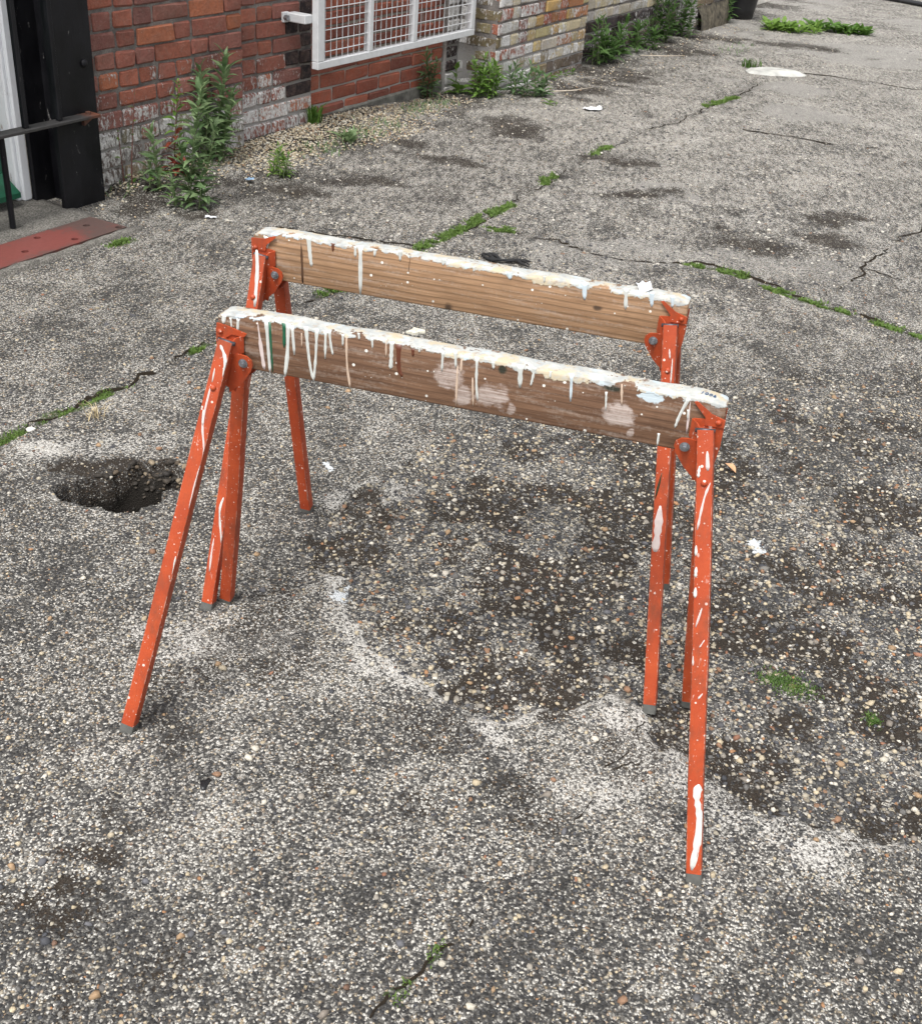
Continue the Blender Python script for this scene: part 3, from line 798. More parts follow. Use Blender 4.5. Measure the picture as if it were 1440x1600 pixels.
def brick_meshes(length, k):
    out = []
    for v in range(k):
        vf = bevbox(-length / 2, length / 2, -0.025, 0.025, -0.0325, 0.0325, 0.0055, 0.0034, seed=v * 31 + int(length * 1000))
        out.append(meshdata('brick', vf[0], vf[1]))
        out[-1].materials.append(M_BRICK)
    return out

STR = brick_meshes(0.215, 7)
HDR = brick_meshes(0.103, 6)
CH, CZ0 = 0.0762, -0.0518

RED = [(0.31, 0.105, 0.068), (0.27, 0.095, 0.068), (0.225, 0.088, 0.070), (0.39, 0.135, 0.070), (0.19, 0.080, 0.068), (0.26, 0.11, 0.085), (0.29, 0.12, 0.095)]
YEL = [(0.46, 0.36, 0.17), (0.52, 0.45, 0.30), (0.42, 0.28, 0.11), (0.44, 0.40, 0.33), (0.36, 0.16, 0.07), (0.48, 0.42, 0.22)]
BLK = (0.014, 0.014, 0.017)

def bond(s0, s1, parity, style, rr):
    j = 0.010
    S, H = 0.215, 0.103
    out = []
    if style == 'stretcher':
        seq = [S]
        a = s0 - (0.11 if parity else 0.0) - j / 2
    else:
        seq = [S, H] if rr.random() < 0.8 else [H, H]
        a = s0 - (0.165 if parity else 0.04)
    k = 0
    while a < s1:
        ln = seq[k % len(seq)]
        if style != 'stretcher' and rr.random() < 0.12:
            ln = H if ln == S else S
        b_ = a + ln
        A, B = max(a, s0 + j / 2), min(b_, s1 - j / 2)
        if B - A > 0.028:
            out.append((A, B))
        a = b_ + j
        k += 1
    return out

def put_brick(parent, s, n, zc, ln, col, white, rot=0.0, mortar=0.009):
    st_ = ln > 0.15
    me = random.choice(STR if st_ else HDR)
    o = bpy.data.objects.new('brick', me)
    COL.objects.link(o)
    o.parent = parent
    d = random.uniform(-0.0025, 0.002)
    # local frame of the wall: x along, y into the wall
    if rot == 0.0:
        o.location = (s, -n + 0.025 + d, zc + random.uniform(-0.0012, 0.0012))
    else:
        o.location = (s + 0.025 + d, -n, zc)
    o.rotation_euler = (random.uniform(-0.01, 0.01), random.uniform(-0.008, 0.008), rot + random.uniform(-0.008, 0.008))
    o.scale = (ln / (0.215 if st_ else 0.103), 1, random.uniform(0.97, 1.02))
    v = random.uniform(0.95, 1.38)
    o.color = (min(col[0] * v, 1), min(col[1] * v, 1), min(col[2] * v, 1), white)
    return o

def wall_root(label):
    p = sn(0, 0)
    return thing('brick_wall', label, 'wall', (p.x, p.y, 0), PHI)

def wall_section(label, s0, s1, n, colf, style='flemish', rows=13, mort=M_MORTAR, top=2.7, row0=0, z0=None):
    """colf(row, s_mid) -> (colour, whiteness)"""
    root = wall_root(label)
    rr = random.Random(int(s0 * 100))
    zb = -0.15
    obj('mortar', box(s0 + 0.001, s1 - 0.001, -n + 0.009, -n + 0.30, zb, top), mort, root)
    for r in range(row0, rows):
        zc = CZ0 + CH * (r + 0.5)
        for A, B in bond(s0, s1, r % 2, style, rr):
            col, wh = colf(r, (A + B) / 2, rr)
            put_brick(root, (A + B) / 2, n, zc, B - A, col, wh)
    V, F, C = [], [], []
    r = rows
    while CZ0 + CH * (r + 1) < top:
        zc = CZ0 + CH * (r + 0.5)
        for A, B in bond(s0, s1, r % 2, style, rr):
            col, wh = colf(r, (A + B) / 2, rr)
            vf = box(A, B, -n + rr.uniform(-0.002, 0.002), -n + 0.05, zc - 0.0325, zc + 0.0325)
            b0 = len(V)
            V += vf[0]
            F += [tuple(i_ + b0 for i_ in f) for f in vf[1]]
            C += [tuple(col) + (wh,)] * 8
        r += 1
    if V:
        up = obj('upper_brickwork', (V, F), M_BRICKJ, root)
        up['kind'] = 'stuff'
        a = up.data.attributes.new('col', 'FLOAT_COLOR', 'POINT')
        a.data.foreach_set('color', np.array(C, np.float32).ravel())
    return root

def c_left(r, s, rr):
    c = rr.choice(RED)
    wh = 0.0
    if r <= 3: wh, c = rr.uniform(0.46, 0.60), rr.choice([(0.17, 0.13, 0.11), (0.15, 0.14, 0.10), (0.22, 0.18, 0.12), (0.12, 0.10, 0.09), (0.24, 0.12, 0.09)])
    elif r == 4: wh = rr.uniform(0.28, 0.45)
    elif r <= 6: wh = rr.uniform(0.08, 0.3)
    return c, wh
def c_second(r, s, rr):
    c = rr.choice(RED[:5])
    if s > 4.93 - 0.10 * (r % 2) and r >= 2:
        return BLK, 0.0
    wh = 0.0
    if r <= 3: wh = rr.uniform(0.50, 0.62)
    elif r == 4: wh = rr.uniform(0.3, 0.6)
    elif r == 5: wh = rr.uniform(0.15, 0.4)
    return c, wh
def c_infill(r, s, rr):
    return rr.choice([(0.30, 0.085, 0.05), (0.26, 0.075, 0.048), (0.33, 0.10, 0.06), (0.22, 0.07, 0.05)]), 0.03
def c_yellow(r, s, rr):
    u = (s - 6.5) / 1.3
    if r <= 1: return rr.choice([(0.12, 0.10, 0.075), (0.10, 0.085, 0.07), (0.2, 0.16, 0.09)]), 0.25 if u > 0.35 else 0.75
    if r == 2: return rr.choice(YEL[:2] + [(0.3, 0.25, 0.15)]), rr.uniform(0.3, 0.7)
    if u < 0.35: return rr.choice([RED[0], RED[2], (0.4, 0.35, 0.25), YEL[1]]), rr.uniform(0.4, 0.85)
    if r >= 5 and u < 0.8: return rr.choice([RED[0], RED[3], YEL[2], YEL[4]]), rr.uniform(0.2, 0.6)
    return rr.choice(YEL), rr.uniform(0.1, 0.5)
def c_far(r, s, rr):
    if s < 8.0 and r < 3: return (0.12, 0.11, 0.09), 0.3
    if r == 3: return (rr.choice([BLK, (0.03, 0.03, 0.035)]), 0.35 if s > 8.8 else 0.0)
    if r < 3: return rr.choice([(0.07, 0.065, 0.06), (0.12, 0.10, 0.085), BLK]), rr.uniform(0.1, 0.5)
    return rr.choice([(0.42, 0.38, 0.30), (0.48, 0.42, 0.28), (0.40, 0.37, 0.35), YEL[1]]), rr.uniform(0.2, 0.6)
def c_end(r, s, rr):
    return rr.choice([(0.20, 0.16, 0.10), (0.10, 0.095, 0.09), (0.28, 0.22, 0.13)]), rr.uniform(0.1, 0.4)

W1 = wall_section('red brick wall section between the black column and the tall weeds', 3.42, 4.385, 0.0, c_left)
W2 = wall_section('short red brick wall section with whitewashed foot left of the white mesh grille', 4.388, 5.0, -0.06, c_second)
W3 = wall_section('red brick infill wall behind the white mesh grille', 5.002, 6.36, -0.085, c_infill, 'stretcher', 10, M_MORTAR2, row0=1)
W5 = wall_section('yellow and red stained brick pier standing proud right of the mesh grille', 6.50, 7.80, 0.20, c_yellow)
W6 = wall_section('pale far brick wall with a band of black bricks behind the row of weeds', 7.802, 10.05, 0.12, c_far)
W7 = wall_section('stained brick end of the building beside the black tub', 10.053, 10.80, 0.20, c_end)
W0 = wall_section('plain red brick wall on the far side of the green door', 0.3, 1.95, 0.0, c_left, rows=0)

# concrete plinth of the infill
obj('plinth', bevbox(5.01, 6.35, 0.070, 0.16, -0.1, 0.060, 0.008, 0.004, 3), simple('damp_concrete', (0.13, 0.125, 0.11), 0.95, 0.5, 18), W3)
# strip of wall and the return face of the pier
obj('mortar', box(6.36, 6.50, 0.069, 0.3, -0.15, 2.7), M_MORTAR, W5)
obj('mortar', box(6.509, 6.56, -0.19, 0.069, -0.15, 2.7), M_MORTAR, W5)
for r in range(0, 12):
    zc = CZ0 + CH * (r + 0.5)
    dark = r in (2, 3, 4) or r > 8
    put_brick(W5, 6.43, -0.06, zc, 0.128, BLK if dark else (0.2, 0.17, 0.15), 0.25 if dark else 0.85)
    gm = [(0.16, 0.14, 0.075), (0.20, 0.17, 0.11), (0.13, 0.11, 0.06)]
    if r % 2:
        for cy, ln, c, w_ in ((-0.01, 0.105, (0.22, 0.2, 0.18), 0.8), (0.10, 0.105, random.choice(gm), 0.35), (0.176, 0.036, (0.26, 0.085, 0.05), 0.25)):
            put_brick(W5, 6.50, cy, zc, ln, c, w_, -math.pi / 2)
    else:
        for cy, ln, c, w_ in ((-0.035, 0.05, (0.2, 0.18, 0.17), 0.8), (0.10, 0.205, random.choice(gm), 0.3)):
            put_brick(W5, 6.50, cy, zc, ln, c, w_, -math.pi / 2)
# worn render skirt of the far end
V, F = [], []
for k_, (nn_, zz_) in enumerate(((0.27, -0.1), (0.255, 0.05), (0.235, 0.12), (0.207, 0.19))):
    for i_ in range(9):
        V.append((10.06 + 0.092 * i_, -(nn_ + random.uniform(-0.012, 0.012)), zz_ + random.uniform(-0.012, 0.012)))
for k_ in range(3):
    for i_ in range(8):
        a_ = k_ * 9 + i_
        F.append((a_, a_ + 1, a_ + 10, a_ + 9))
obj('render_skirt', (V, F), simple('stained_render', (0.085, 0.072, 0.05), 0.95, 0.8, 22, bump=0.8), W7, True)

# ------------------------------------------------------------------ white mesh grille
bw = NB('white_gloss_paint')
gw = bw.noise(bw.obj(), 22, 5, 0.7).outputs[0]
gw2 = bw.noise(bw.mapping(bw.obj(), (1, 1, 0.35)), 34, 5, 0.72).outputs[0]
cw = bw.mix(bw.mapr(gw, 0.3, 0.7), (0.52, 0.53, 0.54), (0.64, 0.65, 0.66))
cw = bw.mix(bw.mapr(gw2, 0.64, 0.74, 0.0, 0.75), cw, (0.34, 0.27, 0.20))
M_WHITE = bw.done(cw, 0.45, bw.bump(gw, 0.15, 0.003))
M_STEEL = simple('dull_bolt_steel', (0.28, 0.29, 0.31), 0.38, 0.3, 120, metal=0.8)
p0 = sn(0, 0)
GR = thing('window_grille', 'white steel mesh grille fixed over the red brick infill', 'grille', (p0.x, p0.y, 0), PHI)
gs0, gs1, gz0, gz1, gn = 4.835, 6.40, 0.337, 1.24, 0.075
obj('frame_rail', bevbox(gs0, gs1, -gn - 0.02, -gn + 0.02, gz0, gz0 + 0.036, 0.003), M_WHITE, GR)
obj('frame_rail', bevbox(gs0, gs1, -gn - 0.02, -gn + 0.02, gz1 - 0.036, gz1, 0.003), M_WHITE, GR)
for a, b_ in ((gs0, gs0 + 0.055), (gs1 - 0.04, gs1), (5.285, 5.32), (5.715, 5.755)):
    obj('frame_post', bevbox(a, b_, -gn - 0.019, -gn + 0.019, gz0 + 0.0362, gz1 - 0.0362, 0.003), M_WHITE, GR)
wm_h = meshdata('wire', *tube([(gs0 + 0.03, 0, 0), (gs1 - 0.02, 0, 0)], 0.0024, 6))
wm_h.materials.append(M_WHITE)
k = 0
while gz0 + 0.075 + 0.05 * k < gz1 - 0.05:
    link('wire', wm_h, None, GR, (0, -gn - 0.003, gz0 + 0.075 + 0.05 * k))
    k += 1
wm_v = meshdata('wire', *tube([(0, 0, gz0 + 0.02), (0, 0, gz1 - 0.02)], 0.0024, 6))
wm_v.materials.append(M_WHITE)
k = 0
while gs0 + 0.085 + 0.05 * k < gs1 - 0.05:
    sx = gs0 + 0.085 + 0.05 * k
    if not (5.275 < sx < 5.33 or 5.705 < sx < 5.765):
        link('wire', wm_v, None, GR, (sx, -gn + 0.002, 0))
    k += 1
arm = obj('bracket_arm', merge(bevbox(4.745, 4.79, 0.045, 0.061, 0.545, 0.592, 0.003), bevbox(4.775, 4.836, -0.06, 0.050, 0.548, 0.589, 0.004)), M_WHITE, GR)
obj('bolt', tube([(4.757, 0.046, 0.568), (4.757, 0.026, 0.568)], 0.0135, 6), M_STEEL, arm)

# ------------------------------------------------------------------ black steel column, door, barrier
def black_paint():
    b = NB('chalky_black_paint')
    o = b.obj()
    g = b.noise(b.mapping(o, (1, 1, 0.4)), 11, 6, 0.7).outputs[0]
    f = b.noise(o, 120, 4, 0.7).outputs[0]
    sc = b.noise(b.mapping(o, (1, 1, 0.3)), 22, 4, 0.6, 2.0).outputs[0]
    c = b.mix(b.mapr(g, 0.4, 0.75), (0.004, 0.004, 0.0055), (0.013, 0.013, 0.016))
    c = b.mix(b.mul(b.mapr(sc, 0.66, 0.72), b.mapr(f, 0.4, 0.6)), c, (0.30, 0.29, 0.28))
    return b.done(c, b.mapr(g, 0.3, 0.7, 0.35, 0.65), b.bump(b.add(g, b.mul(f, 0.5)), 0.35, 0.004), spec=0.25)
M_BLACK = black_paint()
CO = thing('steel_column', 'black painted steel H-section column at the corner of the brick wall', 'column', (p0.x, p0.y, 0), PHI)
obj('front_flange', bevbox(3.20, 3.415, -0.050, -0.026, -0.03, 2.9, 0.003), M_BLACK, CO)
obj('back_flange', bevbox(3.20, 3.415, 0.115, 0.14, -0.03, 2.9, 0.003), M_BLACK, CO)
obj('web', box(3.30, 3.318, -0.0265, 0.1155, -0.03, 2.9), M_BLACK, CO)
hm = meshdata('rivet', *tube([(0, 0, 0), (0, -0.006, 0), (0, -0.011, 0)], [0.0165, 0.0150, 0.006], 10), smooth=True)
for (a, zz) in ((3.365, 0.545), (3.365, 1.15), (3.365, 1.75)):
    link('rivet', hm, M_BLACK, CO, (a, -0.050, zz))

M_GREEN = simple('green_gloss_paint', (0.010, 0.085, 0.045), 0.35, 0.3, 16, bump=0.2)
M_OLDWHITE = None
b = NB('old_white_frame_paint')
g = b.noise(b.obj(), 30, 5, 0.7).outputs[0]
g2_ = b.noise(b.mapping(b.obj(), (1, 1, 0.25)), 40, 5, 0.7).outputs[0]
M_OLDWHITE = b.done(b.mix(b.mapr(g2_, 0.64, 0.70), b.mix(g, (0.64, 0.66, 0.69), (0.78, 0.80, 0.83)), (0.22, 0.15, 0.11)), 0.55, b.bump(g, 0.25, 0.003))
DO = thing('green_door', 'dark green panelled door in a chipped white frame left of the column', 'door', (p0.x, p0.y, 0), PHI)
obj('frame_post', merge(bevbox(3.140, 3.215, 0.150, 0.24, 0.012, 2.15, 0.006), bevbox(3.155, 3.198, 0.132, 0.152, 0.012, 2.15, 0.006)), M_OLDWHITE, DO)
obj('frame_post', bevbox(2.02, 2.11, 0.150, 0.24, 0.012, 2.15, 0.006), M_OLDWHITE, DO)
obj('frame_head', bevbox(2.02, 3.215, 0.148, 0.242, 2.151, 2.25, 0.006), M_OLDWHITE, DO)
lf = obj('door_leaf', bevbox(2.112, 3.139, 0.20, 0.24, 0.03, 2.149, 0.003), M_GREEN, DO)
for a, b_ in ((2.14, 2.26), (2.96, 3.08)):
    obj('stile', bevbox(a, b_, 0.186, 0.199, 0.14, 2.12, 0.003), M_GREEN, DO)
obj('weatherboard', prism([(0, 0)] and [(2.12, 0.035), (3.112, 0.035), (3.112, 0.13), (2.12, 0.13)], 0.186, 0.1995), M_GREEN, DO)
V = [(2.12, 0.10, 0.045), (3.113, 0.10, 0.045), (3.113, 0.186, 0.045), (2.12, 0.186, 0.045), (2.12, 0.10, 0.065), (3.113, 0.10, 0.065), (3.113, 0.186, 0.125), (2.12, 0.186, 0.125)]
obj('drip_board', (V, box(0, 1, 0, 1, 0, 1)[1]), M_GREEN, DO)

M_RUSTB = NB('rusty_black_iron')
o_ = M_RUSTB.obj()
g = M_RUSTB.noise(o_, 25, 5, 0.7).outputs[0]
xs = M_RUSTB.sep(o_)[0]
rf = M_RUSTB.mapr(M_RUSTB.add(xs, M_RUSTB.mul(g, 0.1)), 3.34, 3.40)
M_RUSTB = M_RUSTB.done(M_RUSTB.mix(rf, M_RUSTB.mix(g, (0.012, 0.012, 0.013), (0.055, 0.052, 0.05)), (0.11, 0.038, 0.020)), 0.6, M_RUSTB.bump(g, 0.3, 0.003))
BA = thing('iron_barrier', 'black iron barrier rail with upright bars across the green door', 'barrier', (p0.x, p0.y, 0), PHI)
rail = obj('rail', bevbox(2.05, 3.375, -0.108, -0.052, 0.352, 0.364, 0.002), M_RUSTB, BA)
obj('bolt', tube([(3.335, -0.08, 0.363), (3.335, -0.08, 0.374)], 0.011, 6), M_RUSTB, rail)
obj('foot_bracket', prism([(3.325, 0.351), (3.37, 0.351), (3.37, 0.340), (3.325, 0.318)], -0.066, -0.0505), M_RUSTB, BA)
for a in (2.25, 2.45, 2.65, 2.85, 3.02, 3.185):
    obj('bar', bevbox(a - 0.010, a + 0.010, -0.092, -0.072, 0.365, 1.6, 0.002), M_BLACK, BA)
for a in (2.35, 2.905):
    obj('drop_bolt', tube([(a, -0.08, 0.35), (a, -0.08, 0.012)], 0.0115, 8), M_BLACK, BA)

# threshold slab, chipped edge and red plate
M_STEP = NB('worn_step_concrete')
o_ = M_STEP.obj()
g = M_STEP.noise(o_, 16, 6, 0.7).outputs[0]
f_ = M_STEP.noise(o_, 150, 4, 0.7).outputs[0]
M_STEP = M_STEP.done(M_STEP.mix(M_STEP.mapr(f_, 0.42, 0.62), M_STEP.mix(g, (0.020, 0.018, 0.016), (0.12, 0.112, 0.098)), M_STEP.mix(g, (0.07, 0.065, 0.058), (0.40, 0.375, 0.335))), 0.95, M_STEP.bump(M_STEP.add(g, f_), 0.8, 0.006))

def slab(name, s0, s1, n0, n1, zt, zb=-0.1, ns=26, nn_=5, amp=0.004, seed=1):
    """rough slab in wall coordinates with uneven edges"""
    rr = random.Random(seed)
    V, F = [], []
    for i_ in range(ns + 1):
        for k_ in range(nn_ + 1):
            s_ = s0 + (s1 - s0) * i_ / ns
            n_ = n0 + (n1 - n0) * k_ / nn_
            e = 1 if (i_ in (0, ns) or k_ in (0, nn_)) else 0
            s_ += rr.uniform(-1, 1) * 0.006
            n_ += rr.uniform(-1, 1) * 0.006
            V.append((s_, -n_, zt + rr.uniform(-amp, amp) - e * 0.004))
    w_ = nn_ + 1
    for i_ in range(ns):
        for k_ in range(nn_):
            a_ = i_ * w_ + k_
            F.append((a_, a_ + 1, a_ + w_ + 1, a_ + w_)[::-1])
    ring = [k_ for k_ in range(w_)] + [i_ * w_ + nn_ for i_ in range(1, ns + 1)] + [ns * w_ + k_ for k_ in range(nn_ - 1, -1, -1)] + [i_ * w_ for i_ in range(ns - 1, 0, -1)]
    b0 = len(V)
    for r_ in ring:
        V.append((V[r_][0], V[r_][1], zb))
    for i_ in range(len(ring)):
        j_ = (i_ + 1) % len(ring)
        F.append((ring[i_], ring[j_], b0 + j_, b0 + i_))
    return V, F

st = obj('door_step', slab('door_step', 1.9, 3.24, -0.35, 0.185, 0.010, seed=3), M_STEP, None, True, (p0.x, p0.y, 0), (0, 0, PHI))
tag(st, 'worn grey concrete step in front of the green door', 'step')
kb = obj('concrete_lip', slab('concrete_lip', 1.9, 3.22, 0.385, 0.432, 0.018, ns=34, nn_=2, seed=5), M_STEP, None, True, (p0.x, p0.y, 0), (0, 0, PHI))
tag(kb, 'rough concrete lip along the front edge of the red plate', 'kerb')

M_RED = NB('worn_red_plate_paint')
o_ = M_RED.obj()
g = M_RED.noise(o_, 9, 6, 0.7).outputs[0]
f_ = M_RED.noise(o_, 60, 5, 0.7).outputs[0]
ny_ = M_RED.sep(o_)[1]
ed = M_RED.mapr(M_RED.math('ABSOLUTE', M_RED.add(ny_, 0.285)), 0.05, 0.10)
ex = M_RED.mapr(M_RED.sep(o_)[0], 2.93, 3.12)
wr = M_RED.mapr(M_RED.add(M_RED.add(M_RED.mul(f_, 0.5), M_RED.mul(g, 0.6)), M_RED.add(M_RED.mul(ed, 0.16), M_RED.mul(ex, 0.22))), 0.60, 0.74)
M_RED = M_RED.done(M_RED.mix(wr, M_RED.mix(f_, (0.125, 0.031, 0.026), (0.205, 0.060, 0.050)), M_RED.mix(f_, (0.045, 0.032, 0.035), (0.12, 0.07, 0.055))), 0.55, M_RED.bump(f_, 0.25, 0.003))
def holed_plate():
    import bmesh
    bm = bmesh.new()
    s0, s1, n0, n1 = 1.92, 3.185, 0.196, 0.383
    hs_ = [(3.10, 0.262), (3.165, 0.365), (2.88, 0.235), (2.96, 0.345), (2.75, 0.315), (2.55, 0.24), (2.45, 0.34)]
    N = 14
    fs = []
    vo = [bm.verts.new((a, -b_, 0.016)) for a, b_ in ((s0, n0), (s1, n0), (s1 + 0.004, n1), (s0, n1))]
    eds = [bm.edges.new((vo[i_], vo[(i_ + 1) % 4])) for i_ in range(4)]
    for hx, hn in hs_:
        hv = [bm.verts.new((hx + 0.0135 * math.cos(2 * math.pi * k_ / N), -hn + 0.0135 * math.sin(2 * math.pi * k_ / N), 0.016)) for k_ in range(N)]
        eds += [bm.edges.new((hv[i_], hv[(i_ + 1) % N])) for i_ in range(N)]
    bmesh.ops.triangle_fill(bm, edges=eds, use_beauty=True)
    # drop faces that fill the holes
    for f in list(bm.faces):
        c_ = f.calc_center_median()
        if any((c_.x - hx) ** 2 + (c_.y + hn) ** 2 < 0.0125 ** 2 for hx, hn in hs_):
            bm.faces.remove(f)
    bmesh.ops.recalc_face_normals(bm, faces=bm.faces)
    if bm.faces[:] and bm.faces[0].normal.z < 0:
        bmesh.ops.reverse_faces(bm, faces=bm.faces)
    r_ = bmesh.ops.extrude_face_region(bm, geom=list(bm.faces))
    for v in r_['geom']:
        if isinstance(v, bmesh.types.BMVert):
            v.co.z -= 0.010
    bmesh.ops.recalc_face_normals(bm, faces=bm.faces)
    me = bpy.data.meshes.new('steel_plate')
    bm.to_mesh(me)
    return me
pl_ = link('steel_plate', holed_plate(), M_RED, None, (p0.x, p0.y, 0), (0, 0, PHI))
tag(pl_, 'worn red painted steel plate with round holes lying by the door', 'plate')
pit = obj('plate_bed', box(1.92, 3.186, -0.383, -0.197, -0.06, 0.0035), simple('dark_bed', (0.02, 0.017, 0.015), 0.9, 0.4, 30), pl_)

# ------------------------------------------------------------------ sawhorses
def wood(name, light, dark, strong, patches=(), mould=(), blue=(), knots=()):
    b = NB(name)
    o = b.obj()
    sx, sy, sz = b.sep(o)
    st = b.mapping(o, (2.2, 30, 30))
    g1 = b.noise(st, 3.0, 5, 0.6).outputs[0]
    g2 = b.noise(b.mapping(o, (6, 160, 160)), 2.0, 4, 0.6).outputs[0]
    wv = b.n('TexWave', {'wave_type': 'BANDS', 'bands_direction': 'Z', 'wave_profile': 'SAW'}, Scale=26.0, Distortion=2.2, Detail=2.0, Detail_Scale=0.6)
    b.set(wv, 'Vector', b.mapping(o, (0.35, 1.0, 1.0)))
    rings = b.mapr(wv.outputs['Fac'], 0.55, 1.0)
    c = b.mix(b.mapr(g1, 0.3, 0.7), light, dark)
    c = b.mix(b.mul(rings, strong), c, tuple(x * 0.42 for x in dark))
    c = b.mix(b.mapr(g2, 0.4, 0.75, 0, 0.45), c, tuple(x * 0.5 for x in dark))
    blot = b.noise(o, 14, 4, 0.6).outputs[0]
    c = b.mix(b.mapr(blot, 0.5, 0.75, 0, 0.5), c, tuple(x * 0.55 for x in dark))
    fine = b.noise(o, 150, 4, 0.7).outputs[0]
    edge = b.noise(o, 45, 4, 0.65).outputs[0]
    def ell(q, soft=0.5, rag=1.1):
        dx = b.math('DIVIDE', b.math('SUBTRACT', sx, q[0]), q[2])
        dz = b.math('DIVIDE', b.math('SUBTRACT', sz, q[1]), q[3])
        r = b.math('SQRT', b.add(b.mul(dx, dx), b.mul(dz, dz)))
        r = b.add(r, b.mul(b.math('SUBTRACT', edge, 0.5), rag))
        return b.mapr(r, 1.05, 1.05 - soft)
    for q in knots:
        c = b.mix(b.mul(ell(q, 0.6), 0.85), c, (0.03, 0.018, 0.012))
    for q in patches:
        c = b.mix(b.mul(ell(q, 0.35, 2.2), b.mapr(b.add(g2, b.mul(b.math('SUBTRACT', fine, 0.5), 0.6)), 0.35, 0.65, 0.92, 0.25)), c, b.mix(fine, (0.38, 0.31, 0.28), (0.54, 0.47, 0.43)))
    for q in mould:
        c = b.mix(ell(q), c, (0.02, 0.02, 0.012))
    hz = b.mapr(b.add(b.noise(b.mapping(o, (5, 40, 40)), 2.0, 5, 0.7).outputs[0], b.mul(b.math('SUBTRACT', fine, 0.5), 0.5)), 0.52, 0.72)
    c = b.mix(b.mul(hz, 0.38), c, (0.42, 0.36, 0.31))
    # spatter
    sv = b.vor(o, 95)
    sc = b.n('SeparateColor')
    b.set(sc, '#0', sv.outputs['Color'])
    dot = b.mapr(b.math('SUBTRACT', b.mul(b.mapr(sc.outputs[0], 0.86, 1.0), 0.30), sv.outputs['Distance']), 0.0, 0.03)
    c = b.mix(dot, c, (0.62, 0.60, 0.55))
    # thick paint on the top, running over the arris
    lip = b.add(b.mul(b.math('SUBTRACT', edge, 0.48), 0.034), b.mul(b.math('SUBTRACT', b.noise(o, 9, 3).outputs[0], 0.50), 0.034))
    pm = b.mapr(b.add(sz, lip), -0.0050, -0.0035)
    pc = b.mix(b.mapr(edge, 0.35, 0.65), (0.45, 0.45, 0.42), (0.29, 0.305, 0.305))
    pc = b.mix(b.mapr(b.noise(o, 21, 4, 0.7).outputs[0], 0.50, 0.60), pc, (0.42, 0.36, 0.26))
    pc = b.mix(b.mapr(b.noise(b.mapping(o, (1, 1, 1), (3, 1, 2)), 17, 4, 0.7).outputs[0], 0.54, 0.62), pc, (0.40, 0.46, 0.50))
    pc = b.mix(b.mapr(b.noise(o, 70, 4, 0.7).outputs[0], 0.57, 0.66), pc, (0.30, 0.25, 0.20))
    c = b.mix(pm, c, pc)
    for q in blue:
        c = b.mix(ell(q, 0.2, 2.6), c, (0.40, 0.46, 0.49))
    h = b.add(b.add(b.mul(g2, 0.4), b.mul(rings, -0.5 * strong)), b.mul(pm, b.add(0.25, b.mul(edge, 0.7))))
    return b.done(c, 0.75, b.bump(h, 0.55, 0.003), spec=0.3)

PATCH_A = [[-0.017, -0.04, 0.027, 0.023], [0.055, -0.062, 0.027, 0.022], [0.01, -0.069, 0.015, 0.02], [0.259, -0.052, 0.024, 0.026], [0.282, -0.08, 0.008, 0.008], [0.09, -0.076, 0.008, 0.011]]
M_WOOD = [wood('dark_stained_timber', (0.21, 0.118, 0.070), (0.105, 0.054, 0.031), 0.45, PATCH_A, [[0.242, -0.010, 0.019, 0.006], [0.068, -0.012, 0.008, 0.009]], [[0.304, -0.012, 0.019, 0.010]]),
          wood('pale_ringed_timber', (0.38, 0.235, 0.135), (0.24, 0.138, 0.074), 0.80, (), (), (), [[0.261, -0.04, 0.011, 0.006], [-0.022, -0.092, 0.010, 0.015]])]

